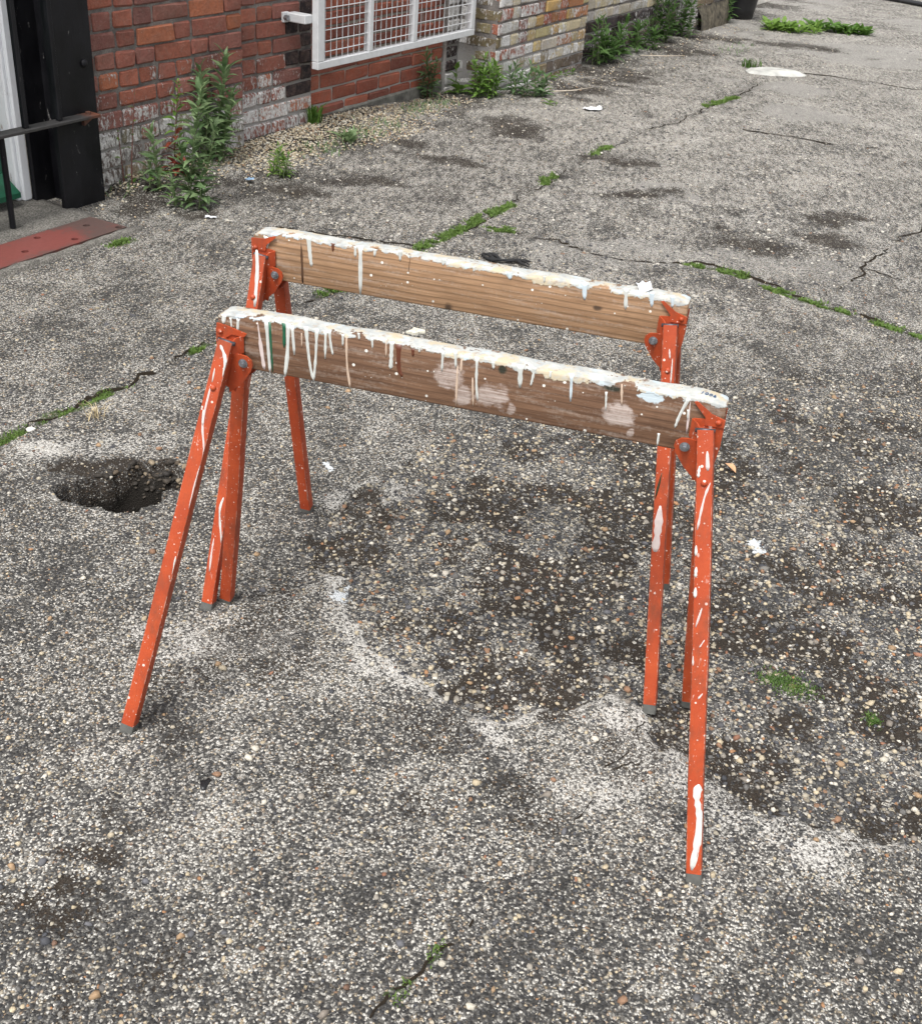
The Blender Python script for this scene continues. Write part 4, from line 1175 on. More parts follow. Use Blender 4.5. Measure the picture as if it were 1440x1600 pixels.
def orange_paint():
    b = NB('orange_paint')
    o = b.obj()
    g = b.noise(o, 18, 5, 0.65).outputs[0]
    f = b.noise(o, 130, 4, 0.7).outputs[0]
    c = b.mix(b.mapr(g, 0.3, 0.7), (0.30, 0.038, 0.008), (0.40, 0.061, 0.013))
    chip = b.mapr(b.noise(o, 62, 4, 0.75).outputs[0], 0.69, 0.72)
    c = b.mix(b.mul(chip, 0.85), c, (0.13, 0.035, 0.014))
    sv = b.vor(o, 120)
    sc = b.n('SeparateColor')
    b.set(sc, '#0', sv.outputs['Color'])
    dot = b.mapr(b.math('SUBTRACT', b.mul(b.mapr(sc.outputs[0], 0.88, 1.0), 0.34), sv.outputs['Distance']), 0.0, 0.03)
    c = b.mix(dot, c, (0.70, 0.52, 0.46))
    sm = b.mapr(b.add(b.noise(b.mapping(o, (1, 1, 0.3)), 55, 4, 0.7).outputs[0], b.mul(b.math('SUBTRACT', g, 0.5), 0.3)), 0.66, 0.72)
    c = b.mix(b.mul(sm, 0.6), c, (0.52, 0.33, 0.28))
    gr = b.mapr(b.noise(b.mapping(o, (1, 1, 0.35)), 26, 5, 0.7).outputs[0], 0.50, 0.72)
    c = b.mix(b.mul(gr, 0.75), c, (0.15, 0.040, 0.018))
    scr = b.mapr(b.noise(b.mapping(o, (1.0, 1.0, 0.06)), 230, 2, 0.5).outputs[0], 0.70, 0.73)
    c = b.mix(b.mul(scr, b.mapr(f, 0.45, 0.6, 0.0, 0.7)), c, (0.60, 0.42, 0.36))
    ew = b.mapr(b.add(b.mul(b.attr('edge')[2], 0.55), b.mul(f, 0.75)), 0.80, 0.92)
    c = b.mix(b.mul(ew, 0.8), c, b.mix(b.mapr(g, 0.45, 0.55), (0.10, 0.040, 0.022), (0.50, 0.30, 0.24)))
    s2 = b.vor(o, 330)
    s2c = b.n('SeparateColor')
    b.set(s2c, '#0', s2.outputs['Color'])
    d2 = b.mapr(b.math('SUBTRACT', b.mul(b.mapr(s2c.outputs[0], 0.91, 1.0), 0.45), s2.outputs['Distance']), 0.0, 0.05)
    c = b.mix(b.mul(d2, 0.8), c, (0.62, 0.46, 0.40))
    return b.done(c, b.mapr(f, 0.3, 0.7, 0.48, 0.68), b.bump(b.add(f, b.mul(dot, 1.5)), 0.18, 0.003))
M_ORANGE = orange_paint()
M_RUBBER = simple('grey_rubber', (0.085, 0.085, 0.078), 0.8, 0.25, 60)
M_PIN = simple('dark_pin_steel', (0.07, 0.065, 0.075), 0.45, 0.3, 90, metal=0.5)
DRIPM = {}
for k_, c_ in dict(w=(0.50, 0.515, 0.49), g=(0.008, 0.085, 0.042), p=(0.52, 0.44, 0.42), t=(0.50, 0.38, 0.29), b=(0.10, 0.030, 0.014), u=(0.47, 0.54, 0.58), k=(0.065, 0.032, 0.016), k2=(0.018, 0.026, 0.010)).items():
    DRIPM[k_] = simple('paint_drip_' + dict(w='white', g='green', p='pink', t='tan', b='brown', u='blue_grey', k='dark', k2='olive')[k_], c_, 0.4 if k_ != 'p' else 0.7, 0.10, 60, bump=0.1)

def drip(poly, w, thick, seed=0, flare=True):
    """paint run in its own plane: poly of (a,b), height along local -n; returns strip cross-section verts as (a,b,h)"""
    rr = random.Random(seed)
    P = catmull(poly, 5)
    n = len(P)
    V, F = [], []
    for i_, p in enumerate(P):
        d = P[min(i_ + 1, n - 1)] - P[max(i_ - 1, 0)]
        d = d / (np.linalg.norm(d) + 1e-9)
        q = np.array((-d[1], d[0]))
        t = i_ / (n - 1)
        ww = w / 2 * (1 + (0.45 * max(0, 1 - t * 5) if flare else 0)) * (1 - 0.22 * t) * (rr.uniform(0.80, 1.20) if flare else rr.uniform(0.62, 1.18))
        if i_ == n - 1: ww *= 0.45
        if not flare and i_ == 0: ww *= 0.30
        if not flare and i_ == 1: ww *= 0.75
        if i_ == n - 2: ww *= 1.08
        th = thick * (0.6 + 0.5 * t)
        for u, h in ((-1, 0.0), (-0.6, 0.75), (0.0, 1.0), (0.6, 0.75), (1, 0.0)):
            c_ = p + q * ww * u
            V.append((c_[0], c_[1], h * th - 0.0003))
    for i_ in range(n - 1):
        for k_ in range(4):
            a_ = i_ * 5 + k_
            F.append((a_, a_ + 1, a_ + 6, a_ + 5))
    F.append(tuple((n - 1) * 5 + k_ for k_ in range(5)))
    F.append(tuple(range(5))[::-1])
    return V, F

BEAM_B, BEAM_T = 0.0946, 0.0400

def beam_mesh(L, seed, endl, endr):
    rr = random.Random(seed)
    prof = []
    b, hgt, t = 0.0035, BEAM_B, BEAM_T / 2
    for (cx, cz, a0) in ((t - b, -b, 0), (-t + b, -b, 90), (-t + b, -hgt + b, 180), (t - b, -hgt + b, 270)):
        for k_ in range(3):
            a = R(a0 + 45 * k_)
            prof.append((cx + b * math.cos(a), cz + b * math.sin(a)))
    n = len(prof)
    xs = np.concatenate([[-L / 2, -L / 2 + 0.003, -L / 2 + 0.010, -L / 2 + 0.02], np.linspace(-L / 2 + 0.04, L / 2 - 0.04, 44), [L / 2 - 0.02, L / 2 - 0.010, L / 2 - 0.003, L / 2]])
    V, F = [], []
    for xi in xs:
        el_ = max(0.0, (xi - (L / 2 - endr[0])) / endr[0]) if endr[0] else 0
        er_ = max(0.0, (-xi - (L / 2 - endl[0])) / endl[0]) if endl[0] else 0
        drop = endr[1] * el_ ** 1.8 + endl[1] * er_ ** 1.8
        e = 0.0025 if abs(xi) > L / 2 - 0.001 else 0.0
        wob = 0.0010 * math.sin(xi * 37 + seed) + rr.uniform(-0.0007, 0.0007)
        for (yy, zz) in prof:
            f = (zz + hgt) / hgt
            z2 = zz - drop * f + (wob if f > 0.9 else 0)
            V.append((xi, yy * (1 - e / t), z2 * 1.0))
    for i_ in range(len(xs) - 1):
        for k_ in range(n):
            k2 = (k_ + 1) % n
            F.append((i_ * n + k_, i_ * n + k2, (i_ + 1) * n + k2, (i_ + 1) * n + k_))
    F.append(tuple(range(n)))
    F.append(tuple((len(xs) - 1) * n + k_ for k_ in range(n))[::-1])
    return V, F

def fix_normals(o):
    import bmesh
    bm = bmesh.new()
    bm.from_mesh(o.data)
    bmesh.ops.recalc_face_normals(bm, faces=bm.faces)
    bm.to_mesh(o.data)
    bm.free()
    return o

def leg_axes(T, Fp, sy):
    a = (T - Fp).normalized()
    n = Vector((0, -1, 0))
    n = (n - a * n.dot(a)).normalized()
    return a, n, a.cross(n)

def sawhorse(label, loc, yaw, L, H, feet, drips, legdrips, kA):
    root = thing('sawhorse', label, 'sawhorse', loc, yaw, 'painted trestles in the yard')
    bm_ = fix_normals(obj('beam', beam_mesh(L, kA, *((( 0.020, 0.009), (0.045, 0.007)) if kA == 0 else ((0.022, 0.010), (0.012, 0.003)))), M_WOOD[kA], root, True, (0, 0, H)))
    md = bm_.modifiers.new('edge', 'EDGE_SPLIT')
    md.split_angle = R(50)
    for k_, (poly, w, c_) in enumerate(drips):
        V, F = drip(poly, w, 0.0016 if c_ not in ('k', 'p') else 0.0005, k_ + 100 * kA, c_ not in ('k', 'p', 't'))
        V = [(a, -BEAM_T / 2 - h, b_ - H) for a, b_, h in V]
        fix_normals(obj('paint_drip', (V, F), DRIPM[c_], bm_, True))
    ends = {}
    for i_, (sx, sy) in enumerate(((-1, -1), (1, -1), (-1, 1), (1, 1))):
        T = Vector((sx * (L / 2 - 0.024), sy * (BEAM_T / 2 + 0.014), H - 0.042))
        Fp = Vector(feet[i_])
        a, n, w = leg_axes(T, Fp, sy)
        # n points to the camera side for every leg; tube 25 mm
        def P(u, v, t): return Fp + w * u + n * v + a * t
        Lg = (T - Fp).length
        hw, hd = 0.0128, 0.0120
        prof = [(-hw, -hd), (hw, -hd), (hw, hd), (-hw, hd)]
        V, F = [], []
        rb = 0.0022
        pr = []
        for (cx, cy, a0) in ((hw - rb, hd - rb, 0), (-hw + rb, hd - rb, 90), (-hw + rb, -hd + rb, 180), (hw - rb, -hd + rb, 270)):
            for k_ in range(3):
                an = R(a0 + 45 * k_)
                pr.append((cx + rb * math.cos(an), cy + rb * math.sin(an)))
        # a welded seam groove along the inner face
        ts = [0.014, 0.25 * Lg, 0.5 * Lg, 0.75 * Lg, Lg]
        rr = random.Random(i_ + 10 * kA)
        for t in ts:
            jx = rr.uniform(-0.0012, 0.0012) if 0.02 < t < Lg - 0.01 else 0
            for (u, v) in pr:
                V.append(P(u + jx, v, t))
        for q_ in range(len(ts) - 1):
            for k_ in range(12):
                k2 = (k_ + 1) % 12
                F.append((q_ * 12 + k_, q_ * 12 + k2, (q_ + 1) * 12 + k2, (q_ + 1) * 12 + k_))
        F.append(tuple(range(12))[::-1])
        F.append(tuple(48 + k_ for k_ in range(12)))
        lg = fix_normals(obj('leg', (V, F), M_ORANGE, root, True))
        ea = lg.data.attributes.new('edge', 'FLOAT', 'POINT')
        ea.data.foreach_set('value', [1.0 if k_ % 3 == 1 else (0.45 if k_ % 3 != 1 else 0) for _ in ts for k_ in range(12)])
        md = lg.modifiers.new('edge', 'EDGE_SPLIT')
        md.split_angle = R(40)
        # rubber foot
        V = []
        for t, sc_ in ((-0.006, 0.96), (0.001, 1.0), (0.0138, 1.0)):
            for (u, v) in pr:
                q_ = P(u * sc_ * 1.02, v * sc_ * 1.02, t)
                if t < 0.0: q_.z = min(q_.z, -0.001)
                V.append(q_)
        F = []
        for q_ in range(2):
            for k_ in range(12):
                k2 = (k_ + 1) % 12
                F.append((q_ * 12 + k_, q_ * 12 + k2, (q_ + 1) * 12 + k2, (q_ + 1) * 12 + k_))
        F += [tuple(range(12))[::-1], tuple(24 + k_ for k_ in range(12))]
        fix_normals(obj('rubber_foot', (V, F), M_RUBBER, lg))
        # rivet
        tq = Lg - 0.082
        rv = tube([P(0, hd - 0.001, tq), P(0, hd + 0.0025, tq), P(0, hd + 0.0042, tq)], [0.0056, 0.0050, 0.002], 10)
        if sy < 0: fix_normals(obj('rivet', rv, M_ORANGE, lg, True))
        for k_, (poly, wd, c_) in enumerate(legdrips.get('%d,%d' % (kA, i_), [])):
            V, F = drip(poly, min(wd, 0.024), 0.0011, k_ + 31 * i_, False)
            lim = hw - 0.001
            V = [P(max(-lim, min(lim, u)), 0.0121 + h, t) for u, t, h in V]
            fix_normals(obj('paint_drip', (V, F), DRIPM[c_], lg, True))
    # folded steel end brackets
    for sx in (-1, 1):
        E = L / 2
        def bx(e, d): return (sx * (E + e), H - d)
        for sy in (-1, 1):
            y0 = sy * (BEAM_T / 2 + 0.0005)
            y1 = sy * (BEAM_T / 2 + 0.0032)
            poly = [bx(-0.046, 0.034), bx(0.002, 0.028), bx(0.002, 0.075), bx(-0.004, 0.128), bx(-0.030, 0.140), bx(-0.046, 0.075)]
            pl = fix_normals(obj('end_bracket', prism(poly, y0, y1), M_ORANGE, root))
            # pivot lug with bolt
            ly0, ly1 = sy * (BEAM_T / 2 + 0.0034), sy * (BEAM_T / 2 + 0.0064)
            tilt = lambda V_: [(v_[0], v_[1] + sy * 0.16 * max(0.0, v_[2] - (H - 0.125)), v_[2]) for v_ in V_]
            lug = [bx(-0.020, 0.066), bx(-0.046, 0.0625), bx(-0.058, 0.0645), bx(-0.0655, 0.071), bx(-0.067, 0.080), bx(-0.063, 0.092), bx(-0.046, 0.118), bx(-0.020, 0.142)]
            pv = prism(lug, ly0, ly1)
            lg_ = fix_normals(obj('pivot_lug', (tilt(pv[0]), pv[1]), M_ORANGE, root))
            cx, cz = bx(-0.0505, 0.0785)
            ly1 = ly1 + sy * 0.0072
            bo = obj('bolt', merge(tube([(cx, ly1, cz), (cx, ly1 + sy * 0.0016, cz)], 0.0082, 12), tube([(cx, ly1 + sy * 0.0014, cz), (cx, ly1 + sy * 0.0052, cz)], 0.0058, 6), tube([(cx, ly1 + sy * 0.005, cz), (cx, ly1 + sy * 0.0085, cz)], 0.0032, 8)), M_STEEL, lg_)
            fix_normals(bo)
            if sy < 0:
                # spring ear strip, bent tab and cross pin
                yo = -BEAM_T / 2
                e0 = [bx(-0.049, 0.0055), bx(-0.044, 0.004), bx(-0.020, 0.0205), bx(0.0015, 0.027), bx(0.002, 0.040), bx(-0.028, 0.040), bx(-0.0285, 0.0275)]
                if sx < 0 and kA == 0:
                    e0 = [bx(-0.001, 0.018), bx(-0.018, 0.020), bx(-0.054, 0.029), bx(-0.050, 0.035), bx(-0.028, 0.034), bx(-0.014, 0.044), bx(0.0005, 0.040)]
                if sx < 0 and kA == 1:
                    e0 = [bx(0.001, 0.014), bx(-0.026, 0.012), bx(-0.047, 0.004), bx(-0.049, 0.007), bx(-0.030, 0.024), bx(-0.028, 0.036), bx(0.001, 0.036)]
                er = fix_normals(obj('spring_strip', prism(e0, yo - 0.0034, yo - 0.0062), M_ORANGE, root))
                cx, cz = bx(-0.0075, 0.0315)
                fix_normals(obj('rivet', tube([(cx, yo - 0.006, cz), (cx, yo - 0.0095, cz), (cx, yo - 0.011, cz)], [0.0048, 0.0042, 0.0015], 10), M_ORANGE, er, True))
                # bent tab standing out of the plate: a folded flap
                V = []
                for (e, d, yy) in ((-0.048, 0.034, 0.0035), (-0.048, 0.064, 0.0035), (-0.040, 0.066, 0.014), (-0.039, 0.036, 0.014), (-0.028, 0.048, 0.021), (-0.030, 0.062, 0.021)):
                    X_, Z_ = bx(e, d)
                    V.append((X_, yo - yy, Z_))
                V += [(v[0] + sx * 0.0018, v[1] + 0.0016, v[2]) for v in V]
                F = [(0, 1, 2, 3), (3, 2, 5, 4), (6, 9, 8, 7), (9, 10, 11, 8), (0, 3, 9, 6), (3, 4, 10, 9), (4, 5, 11, 10), (5, 2, 8, 11), (2, 1, 7, 8), (1, 0, 6, 7)]
                fix_normals(obj('bent_tab', (V, F), M_ORANGE, root))
                (xa, za), (xb, zb_) = bx(-0.040, 0.0435), bx(-0.010, 0.0395)
                fix_normals(obj('cross_pin', tube([(xa, yo - 0.021, za), (xb, yo - 0.021, zb_)], 0.0036, 8), M_PIN, root, True))
    return root

HA = sawhorse('front sawhorse with a dark brown beam covered in white and green drips', (-0.01589, 1.692488, 0), -0.225908, 0.837527, 0.768573, FEET0, DA, LD, 0)
HB = sawhorse('rear sawhorse with a paler ringed timber beam and fewer drips', (-0.031333, 2.086048, 0), -0.229261, 0.846064, 0.776886, FEET1, DB, LD, 1)
# pencilled figures on the front beam
M_INK = simple('blue_ink', (0.04, 0.08, 0.16), 0.6, 0.1)
beamA = [c for c in HA.children if c.name.startswith('beam')][0]
def stroke(pts): return tube([(a, b_, 0.0014 - (0.007 * max(0, (a - 0.3738) / 0.045) ** 1.8)) for a, b_ in pts], 0.0007, 5)
def ring(cx, cy, rx, ry, sk): return [(cx + rx * math.cos(2 * math.pi * k_ / 10) + sk * ry * math.sin(2 * math.pi * k_ / 10), cy + ry * math.sin(2 * math.pi * k_ / 10)) for k_ in range(11)]
ink = [stroke([(0.3775, -0.005), (0.3795, 0.004)]), stroke(ring(0.3850, -0.001, 0.0019, 0.0040, 0.25)), stroke(ring(0.3915, -0.0015, 0.0019, 0.0040, 0.25)), stroke(ring(0.3975, -0.003, 0.0018, 0.0024, 0.2)), stroke([(0.3962, -0.002), (0.3985, 0.0030)])]
obj('written_number', merge(*ink), M_INK, beamA)

# ------------------------------------------------------------------ weeds
def leaf_material(name, a, c, red=None):
    b = NB(name)
    oi = b.n('ObjectInfo')
    g = b.n('NewGeometry').outputs['Position']
    n1 = b.noise(g, 35, 2).outputs[0]
    f = b.mapr(b.add(b.mul(oi.outputs['Random'], 0.5), b.mul(n1, 0.7)), 0.25, 0.95)
    col = b.mix(f, a, c)
    return b.done(col, 0.55, None, spec=0.35, trans=col)
M_LEAF = leaf_material('grey_green_leaf', (0.075, 0.145, 0.055), (0.24, 0.33, 0.16))
M_LEAF2 = leaf_material('bright_leaf', (0.065, 0.15, 0.024), (0.20, 0.32, 0.065))
M_LEAF3 = leaf_material('dark_leaf', (0.035, 0.088, 0.022), (0.11, 0.20, 0.055))
M_LEAFR = leaf_material('red_leaf', (0.13, 0.018, 0.014), (0.30, 0.075, 0.040))
M_GRASS = leaf_material('grass_blade', (0.045, 0.105, 0.018), (0.16, 0.25, 0.055))
M_STEM = simple('green_stem', (0.13, 0.17, 0.07), 0.6, 0.3, 60)
M_STEMR = simple('red_stem', (0.10, 0.035, 0.025), 0.6, 0.3, 60)

def leaf_vf(ln, wd, droop=0.35, fold=0.25, n=5, belly=0.42):
    V, F = [], []
    for i_ in range(n + 1):
        t = i_ / n
        x_ = ln * t * (1 - 0.12 * droop * t)
        z_ = ln * (0.10 * math.sin(t * 2.4) - droop * t * t * 0.55)
        w_ = wd / 2 * max(0.02, math.sin(math.pi * t ** (math.log(0.5) / math.log(belly))) if 0 < t < 1 else 0.03)
        V += [(x_, -w_, z_ + fold * w_), (x_, 0, z_), (x_, w_, z_ + fold * w_)]
    for i_ in range(n):
        a_ = i_ * 3
        F += [(a_, a_ + 3, a_ + 4, a_ + 1), (a_ + 1, a_ + 4, a_ + 5, a_ + 2)]
    return V, F

def leaf_set(mat, name, ln=1.0, wd=0.22, k=4, **kw):
    out = []
    for q_ in range(k):
        me_ = meshdata(name, *leaf_vf(ln, wd * random.uniform(0.85, 1.2), random.uniform(0.1, 0.75), random.uniform(0.15, 0.5), **kw), smooth=True)
        me_.materials.append(mat)
        out.append(me_)
    return out
LS_G = leaf_set(M_LEAF, 'leaf', wd=0.27)
LS_B = leaf_set(M_LEAF2, 'leaf', wd=0.30)
LS_R = leaf_set(M_LEAFR, 'leaf', wd=0.30)

def curve_stem(h, lean, seed, n=7, wob=0.012):
    rr = random.Random(seed)
    ax, ay = rr.uniform(-1, 1) * wob, rr.uniform(-1, 1) * wob
    out = []
    for i_ in range(n):
        t = i_ / (n - 1)
        out.append(Vector((WD[0] * lean * t ** 1.5 + ax * math.sin(t * 5), WD[1] * lean * t ** 1.5 + ay * math.sin(t * 4 + 1), h * t)))
    return out

def along(pts, t):
    f = t * (len(pts) - 1)
    i_ = min(int(f), len(pts) - 2)
    return pts[i_].lerp(pts[i_ + 1], f - i_)

def leaf_matrix(p, az, pitch, roll, s):
    return Matrix.Translation(p) @ Matrix.Rotation(az, 4, 'Z') @ Matrix.Rotation(-pitch, 4, 'Y') @ Matrix.Rotation(roll, 4, 'X') @ Matrix.Diagonal((s, s, s, 1))

def leaves_for(stem, n, l0, l1, t0, seed, pitch0=0.25, pitch1=1.0):
    rr = random.Random(seed)
    out = []
    az = rr.uniform(0, 6.28)
    for i_ in range(n):
        t = t0 + (1 - t0) * (i_ + 0.5) / n
        az += 2.4 + rr.uniform(-0.4, 0.4)
        size = (l0 + (l1 - l0) * t) * rr.uniform(0.75, 1.2) * (1.0 if t < 0.9 else 0.75)
        out.append((t, leaf_matrix(along(stem, t), az, pitch0 + (pitch1 - pitch0) * t ** 3 + rr.uniform(-0.25, 0.25), rr.uniform(-0.4, 0.4), size)))
    return out

def weed_objects(label, base, stems, sets, mat_stem, z=0.0):
    """near weed: every leaf a part of its own"""
    rt = thing('weed', label, 'weed', (base[0], base[1], z), 0, 'weeds along the wall')
    for k_, (dx, dy, h, lean, n, l0, l1, t0) in enumerate(stems):
        st = [Vector((dx, dy, -0.02)) + q_ for q_ in curve_stem(h, lean, int(h * 1e4) + k_)]
        obj('stem', tube(st, [0.0034 - 0.0022 * i_ / 6 for i_ in range(7)], 6), mat_stem, rt, True)
        for t, M_ in leaves_for(st, n, l0, l1, t0, k_ * 7 + int(h * 1000)):
            ls = sets[0] if t > sets[2] else sets[1]
            o = bpy.data.objects.new('leaf', random.choice(ls))
            COL.objects.link(o)
            o.parent = rt
            o.matrix_local = M_
    return rt

def weed_joined(label, base, stems, mat, mat_stem, wd=0.22, z=0.0, name='weed', cat='weed', group='weeds along the wall', pitch=(0.25, 1.0), belly=0.42):
    rt = thing(name, label, cat, (base[0], base[1], z), 0, group)
    SV, LV = [], []
    for k_, (dx, dy, h, lean, n, l0, l1, t0) in enumerate(stems):
        st = [Vector((dx, dy, -0.02)) + q_ for q_ in curve_stem(h, lean, int(h * 1e4) + k_ * 3)]
        SV.append(tube(st, [0.0036 - 0.0022 * i_ / 6 for i_ in range(7)], 5))
        for t, M_ in leaves_for(st, n, l0, l1, t0, k_ * 7 + int(base[0] * 1000), *pitch):
            v, f = leaf_vf(1.0, wd * random.uniform(0.8, 1.2), random.uniform(0.1, 0.8), random.uniform(0.15, 0.5), 4, belly)
            LV.append(([M_ @ Vector(q_) for q_ in v], f))
    obj('stem', merge(*SV), mat_stem, rt, True)
    fo = obj('foliage', merge(*LV), mat, rt, True)
    fo['kind'] = 'stuff'
    return rt

P = PLANT
weed_objects('tall grey-green leafy weed at the front of the clump by the wall', P['front1'][:2],
             [(0, 0, 0.50, 0.09, 58, 0.105, 0.080, 0.08), (-0.02, 0.012, 0.27, 0.0, 36, 0.090, 0.070, 0.08), (0.03, -0.01, 0.20, 0.05, 24, 0.09, 0.07, 0.1), (-0.06, 0.0, 0.14, -0.03, 20, 0.07, 0.06, 0.1), (0.05, 0.05, 0.33, 0.06, 30, 0.09, 0.07, 0.1)],
             (LS_G, LS_G, 0), M_STEM)
weed_objects('tall bushy grey-green weed against the wall at the right of the clump', P['right1'][:2],
             [(0, 0, 0.47, 0.05, 52, 0.12, 0.095, 0.2), (-0.05, 0.0, 0.42, -0.03, 44, 0.11, 0.09, 0.2), (0.03, -0.03, 0.33, 0.05, 36, 0.11, 0.08, 0.15), (0.0, -0.05, 0.22, 0.09, 24, 0.10, 0.08, 0.15), (-0.04, -0.06, 0.28, 0.0, 28, 0.10, 0.08, 0.15)],
             (LS_G, LS_G, 0), M_STEM, 0.03)
weed_objects('upright weed with red lower leaves and a dark red stem in the clump', P['red'][:2],
             [(0, 0, 0.43, 0.05, 44, 0.085, 0.040, 0.06), (0.02, -0.015, 0.22, 0.03, 22, 0.075, 0.05, 0.1)],
             (LS_B, LS_R, 0.5), M_STEMR, 0.01)
weed_objects('two thin bare dark stems with a few leaves next to the black column', P['thin2'][:2],
             [(0, 0, 0.43, 0.05, 7, 0.030, 0.028, 0.15), (-0.035, 0.01, 0.28, -0.02, 6, 0.032, 0.030, 0.2), (0.0, 0.0, 0.05, 0.0, 8, 0.05, 0.05, 0.1)],
             (LS_B, LS_R, 0.2), M_STEMR, 0.01)
weed_objects('small grey-green weed between the thin stems and the red-leaved weed', P['left'][:2],
             [(0, 0, 0.28, 0.0, 26, 0.08, 0.07, 0.25), (0.02, -0.02, 0.11, 0.0, 14, 0.07, 0.06, 0.1), (-0.03, 0.0, 0.14, 0, 14, 0.07, 0.06, 0.1)],
             (LS_G, LS_B, 0.3), M_STEM, 0.01)
weed_joined('slender grey-green weed in front of the right end of the infill wall', P['w1'][:2],
            [(0, 0, 0.28, -0.03, 44, 0.095, 0.07, 0.12), (0.03, 0, 0.23, 0, 34, 0.09, 0.06, 0.1), (-0.03, 0.0, 0.16, 0, 24, 0.08, 0.06, 0.1), (0.0, -0.03, 0.19, 0.02, 26, 0.085, 0.06, 0.1)], M_LEAF, M_STEMR, 0.20)
weed_joined('broad-leaved dock at the corner of the brick pier', P['w2'][:2],
            [(0, 0, 0.18, -0.02, 12, 0.07, 0.055, 0.1), (0.02, 0.0, 0.05, 0, 8, 0.10, 0.10, 0.1)], M_LEAF2, M_STEM, 0.42)
weed_joined('round bright green bush of short leaves at the foot of the brick pier', P['w3'][:2],
            [(0.07 * math.cos(a_), 0.06 * math.sin(a_), 0.15 + 0.05 * (a_ % 2), 0.02 * math.sin(a_ * 3), 19, 0.062, 0.06, 0.1) for a_ in np.arange(0, 6.2, 0.62)], M_LEAF2, M_STEM, 0.36)
weed_joined('spreading dark green weed just right of the round bush', P['w4'][:2],
            [(0.10 * math.cos(a_), 0.07 * math.sin(a_), 0.13 + 0.04 * (a_ % 2), 0.03 * math.cos(a_ * 3), 17, 0.085, 0.07, 0.1) for a_ in np.arange(0, 6.2, 0.75)], M_LEAF, M_STEM, 0.25)
weed_joined('low sprig of weed under the yellow brick pier', P['w5'][:2],
            [(0.05 * k_ - 0.08, 0.08 * k_ - 0.12, 0.05, 0.02, 9, 0.04, 0.04, 0.1) for k_ in range(4)], M_LEAF2, M_STEM, 0.35)
for key, lab, hh, n_ in (('f1', 'narrow dark weed in the corner where the yellow pier ends', 0.30, 3), ('f2', 'dark leafy weed below the pale bricks, second after the yellow pier', 0.25, 4), ('f3', 'dark weed in front of the black brick band', 0.24, 4), ('f4', 'shorter dark weed just left of the tallest far weed', 0.22, 4), ('f5', 'tallest bushy weed of the far row', 0.38, 7), ('f6', 'dense dark weed before the stained end of the building', 0.34, 6), ('f7', 'farthest dark weed beside the black tub', 0.30, 4)):
    rr = random.Random(key)
    weed_joined(lab, P[key][:2], [(rr.uniform(-0.10, 0.10), rr.uniform(-0.07, 0.10), hh * rr.uniform(0.65, 1.15), rr.uniform(-0.04, 0.03), 22, 0.11, 0.085, 0.08) for _ in range(n_)], M_LEAF3, M_STEM, 0.25)
weed_joined('tiny yellow-green seedling on the concrete below the pier', P['y'][:2], [(0, 0, 0.03, 0, 8, 0.05, 0.045, 0.1), (0.03, -0.03, 0.03, 0, 6, 0.045, 0.04, 0.1)], M_GRASS, M_STEM, 0.4)

# grasses and moss: nobody could count the blades
def blades(name, label, cat, pts, h, w, mat=M_GRASS, splay=0.5, kind='stuff', z=None):
    n = len(pts)
    hs_ = h * rng.uniform(0.5, 1.25, n)
    az = rng.uniform(0, 2 * np.pi, n)
    d = np.stack([np.cos(az), np.sin(az)], 1)
    ln = splay * rng.uniform(0.1, 1.2, n) * hs_
    zz = gheight(pts[:, 0], pts[:, 1]) if z is None else np.full(n, z)
    side = np.stack([-d[:, 1], d[:, 0]], 1) * (w / 2)
    V = np.zeros((n, 5, 3))
    b0 = pts
    V[:, 0, :2], V[:, 1, :2] = b0 - side, b0 + side
    V[:, 0, 2] = V[:, 1, 2] = zz - 0.002
    mpt = b0 + d * (ln * 0.35)[:, None]
    V[:, 2, :2], V[:, 3, :2] = mpt - side * 0.75, mpt + side * 0.75
    V[:, 2, 2] = V[:, 3, 2] = zz + hs_ * 0.6
    V[:, 4, :2] = b0 + d * ln[:, None]
    V[:, 4, 2] = zz + hs_ * (1 - 0.25 * splay)
    F = (np.array([(0, 1, 3), (0, 3, 2), (2, 3, 4)])[None] + (np.arange(n) * 5)[:, None, None]).reshape(-1, 3)
    me_ = bpy.data.meshes.new(name)
    me_.vertices.add(n * 5)
    me_.vertices.foreach_set('co', V.ravel())
    me_.loops.add(F.size)
    me_.loops.foreach_set('vertex_index', F.ravel())
    me_.polygons.add(len(F))
    me_.polygons.foreach_set('loop_start', np.arange(len(F)) * 3)
    me_.update()
    o = link(name, me_, mat)
    o['label'], o['category'] = label, cat
    if kind: o['kind'] = kind
    return o

def along_poly(L, n, wd):
    L = np.array(L)
    seg = np.hypot(*np.diff(L, axis=0).T)
    cum = np.concatenate([[0], np.cumsum(seg)])
    t = rng.uniform(0, cum[-1], n)
    i_ = np.clip(np.searchsorted(cum, t) - 1, 0, len(seg) - 1)
    f = (t - cum[i_]) / seg[i_]
    p_ = L[i_] + (L[i_ + 1] - L[i_]) * f[:, None]
    return p_ + rng.normal(0, wd, (n, 2))

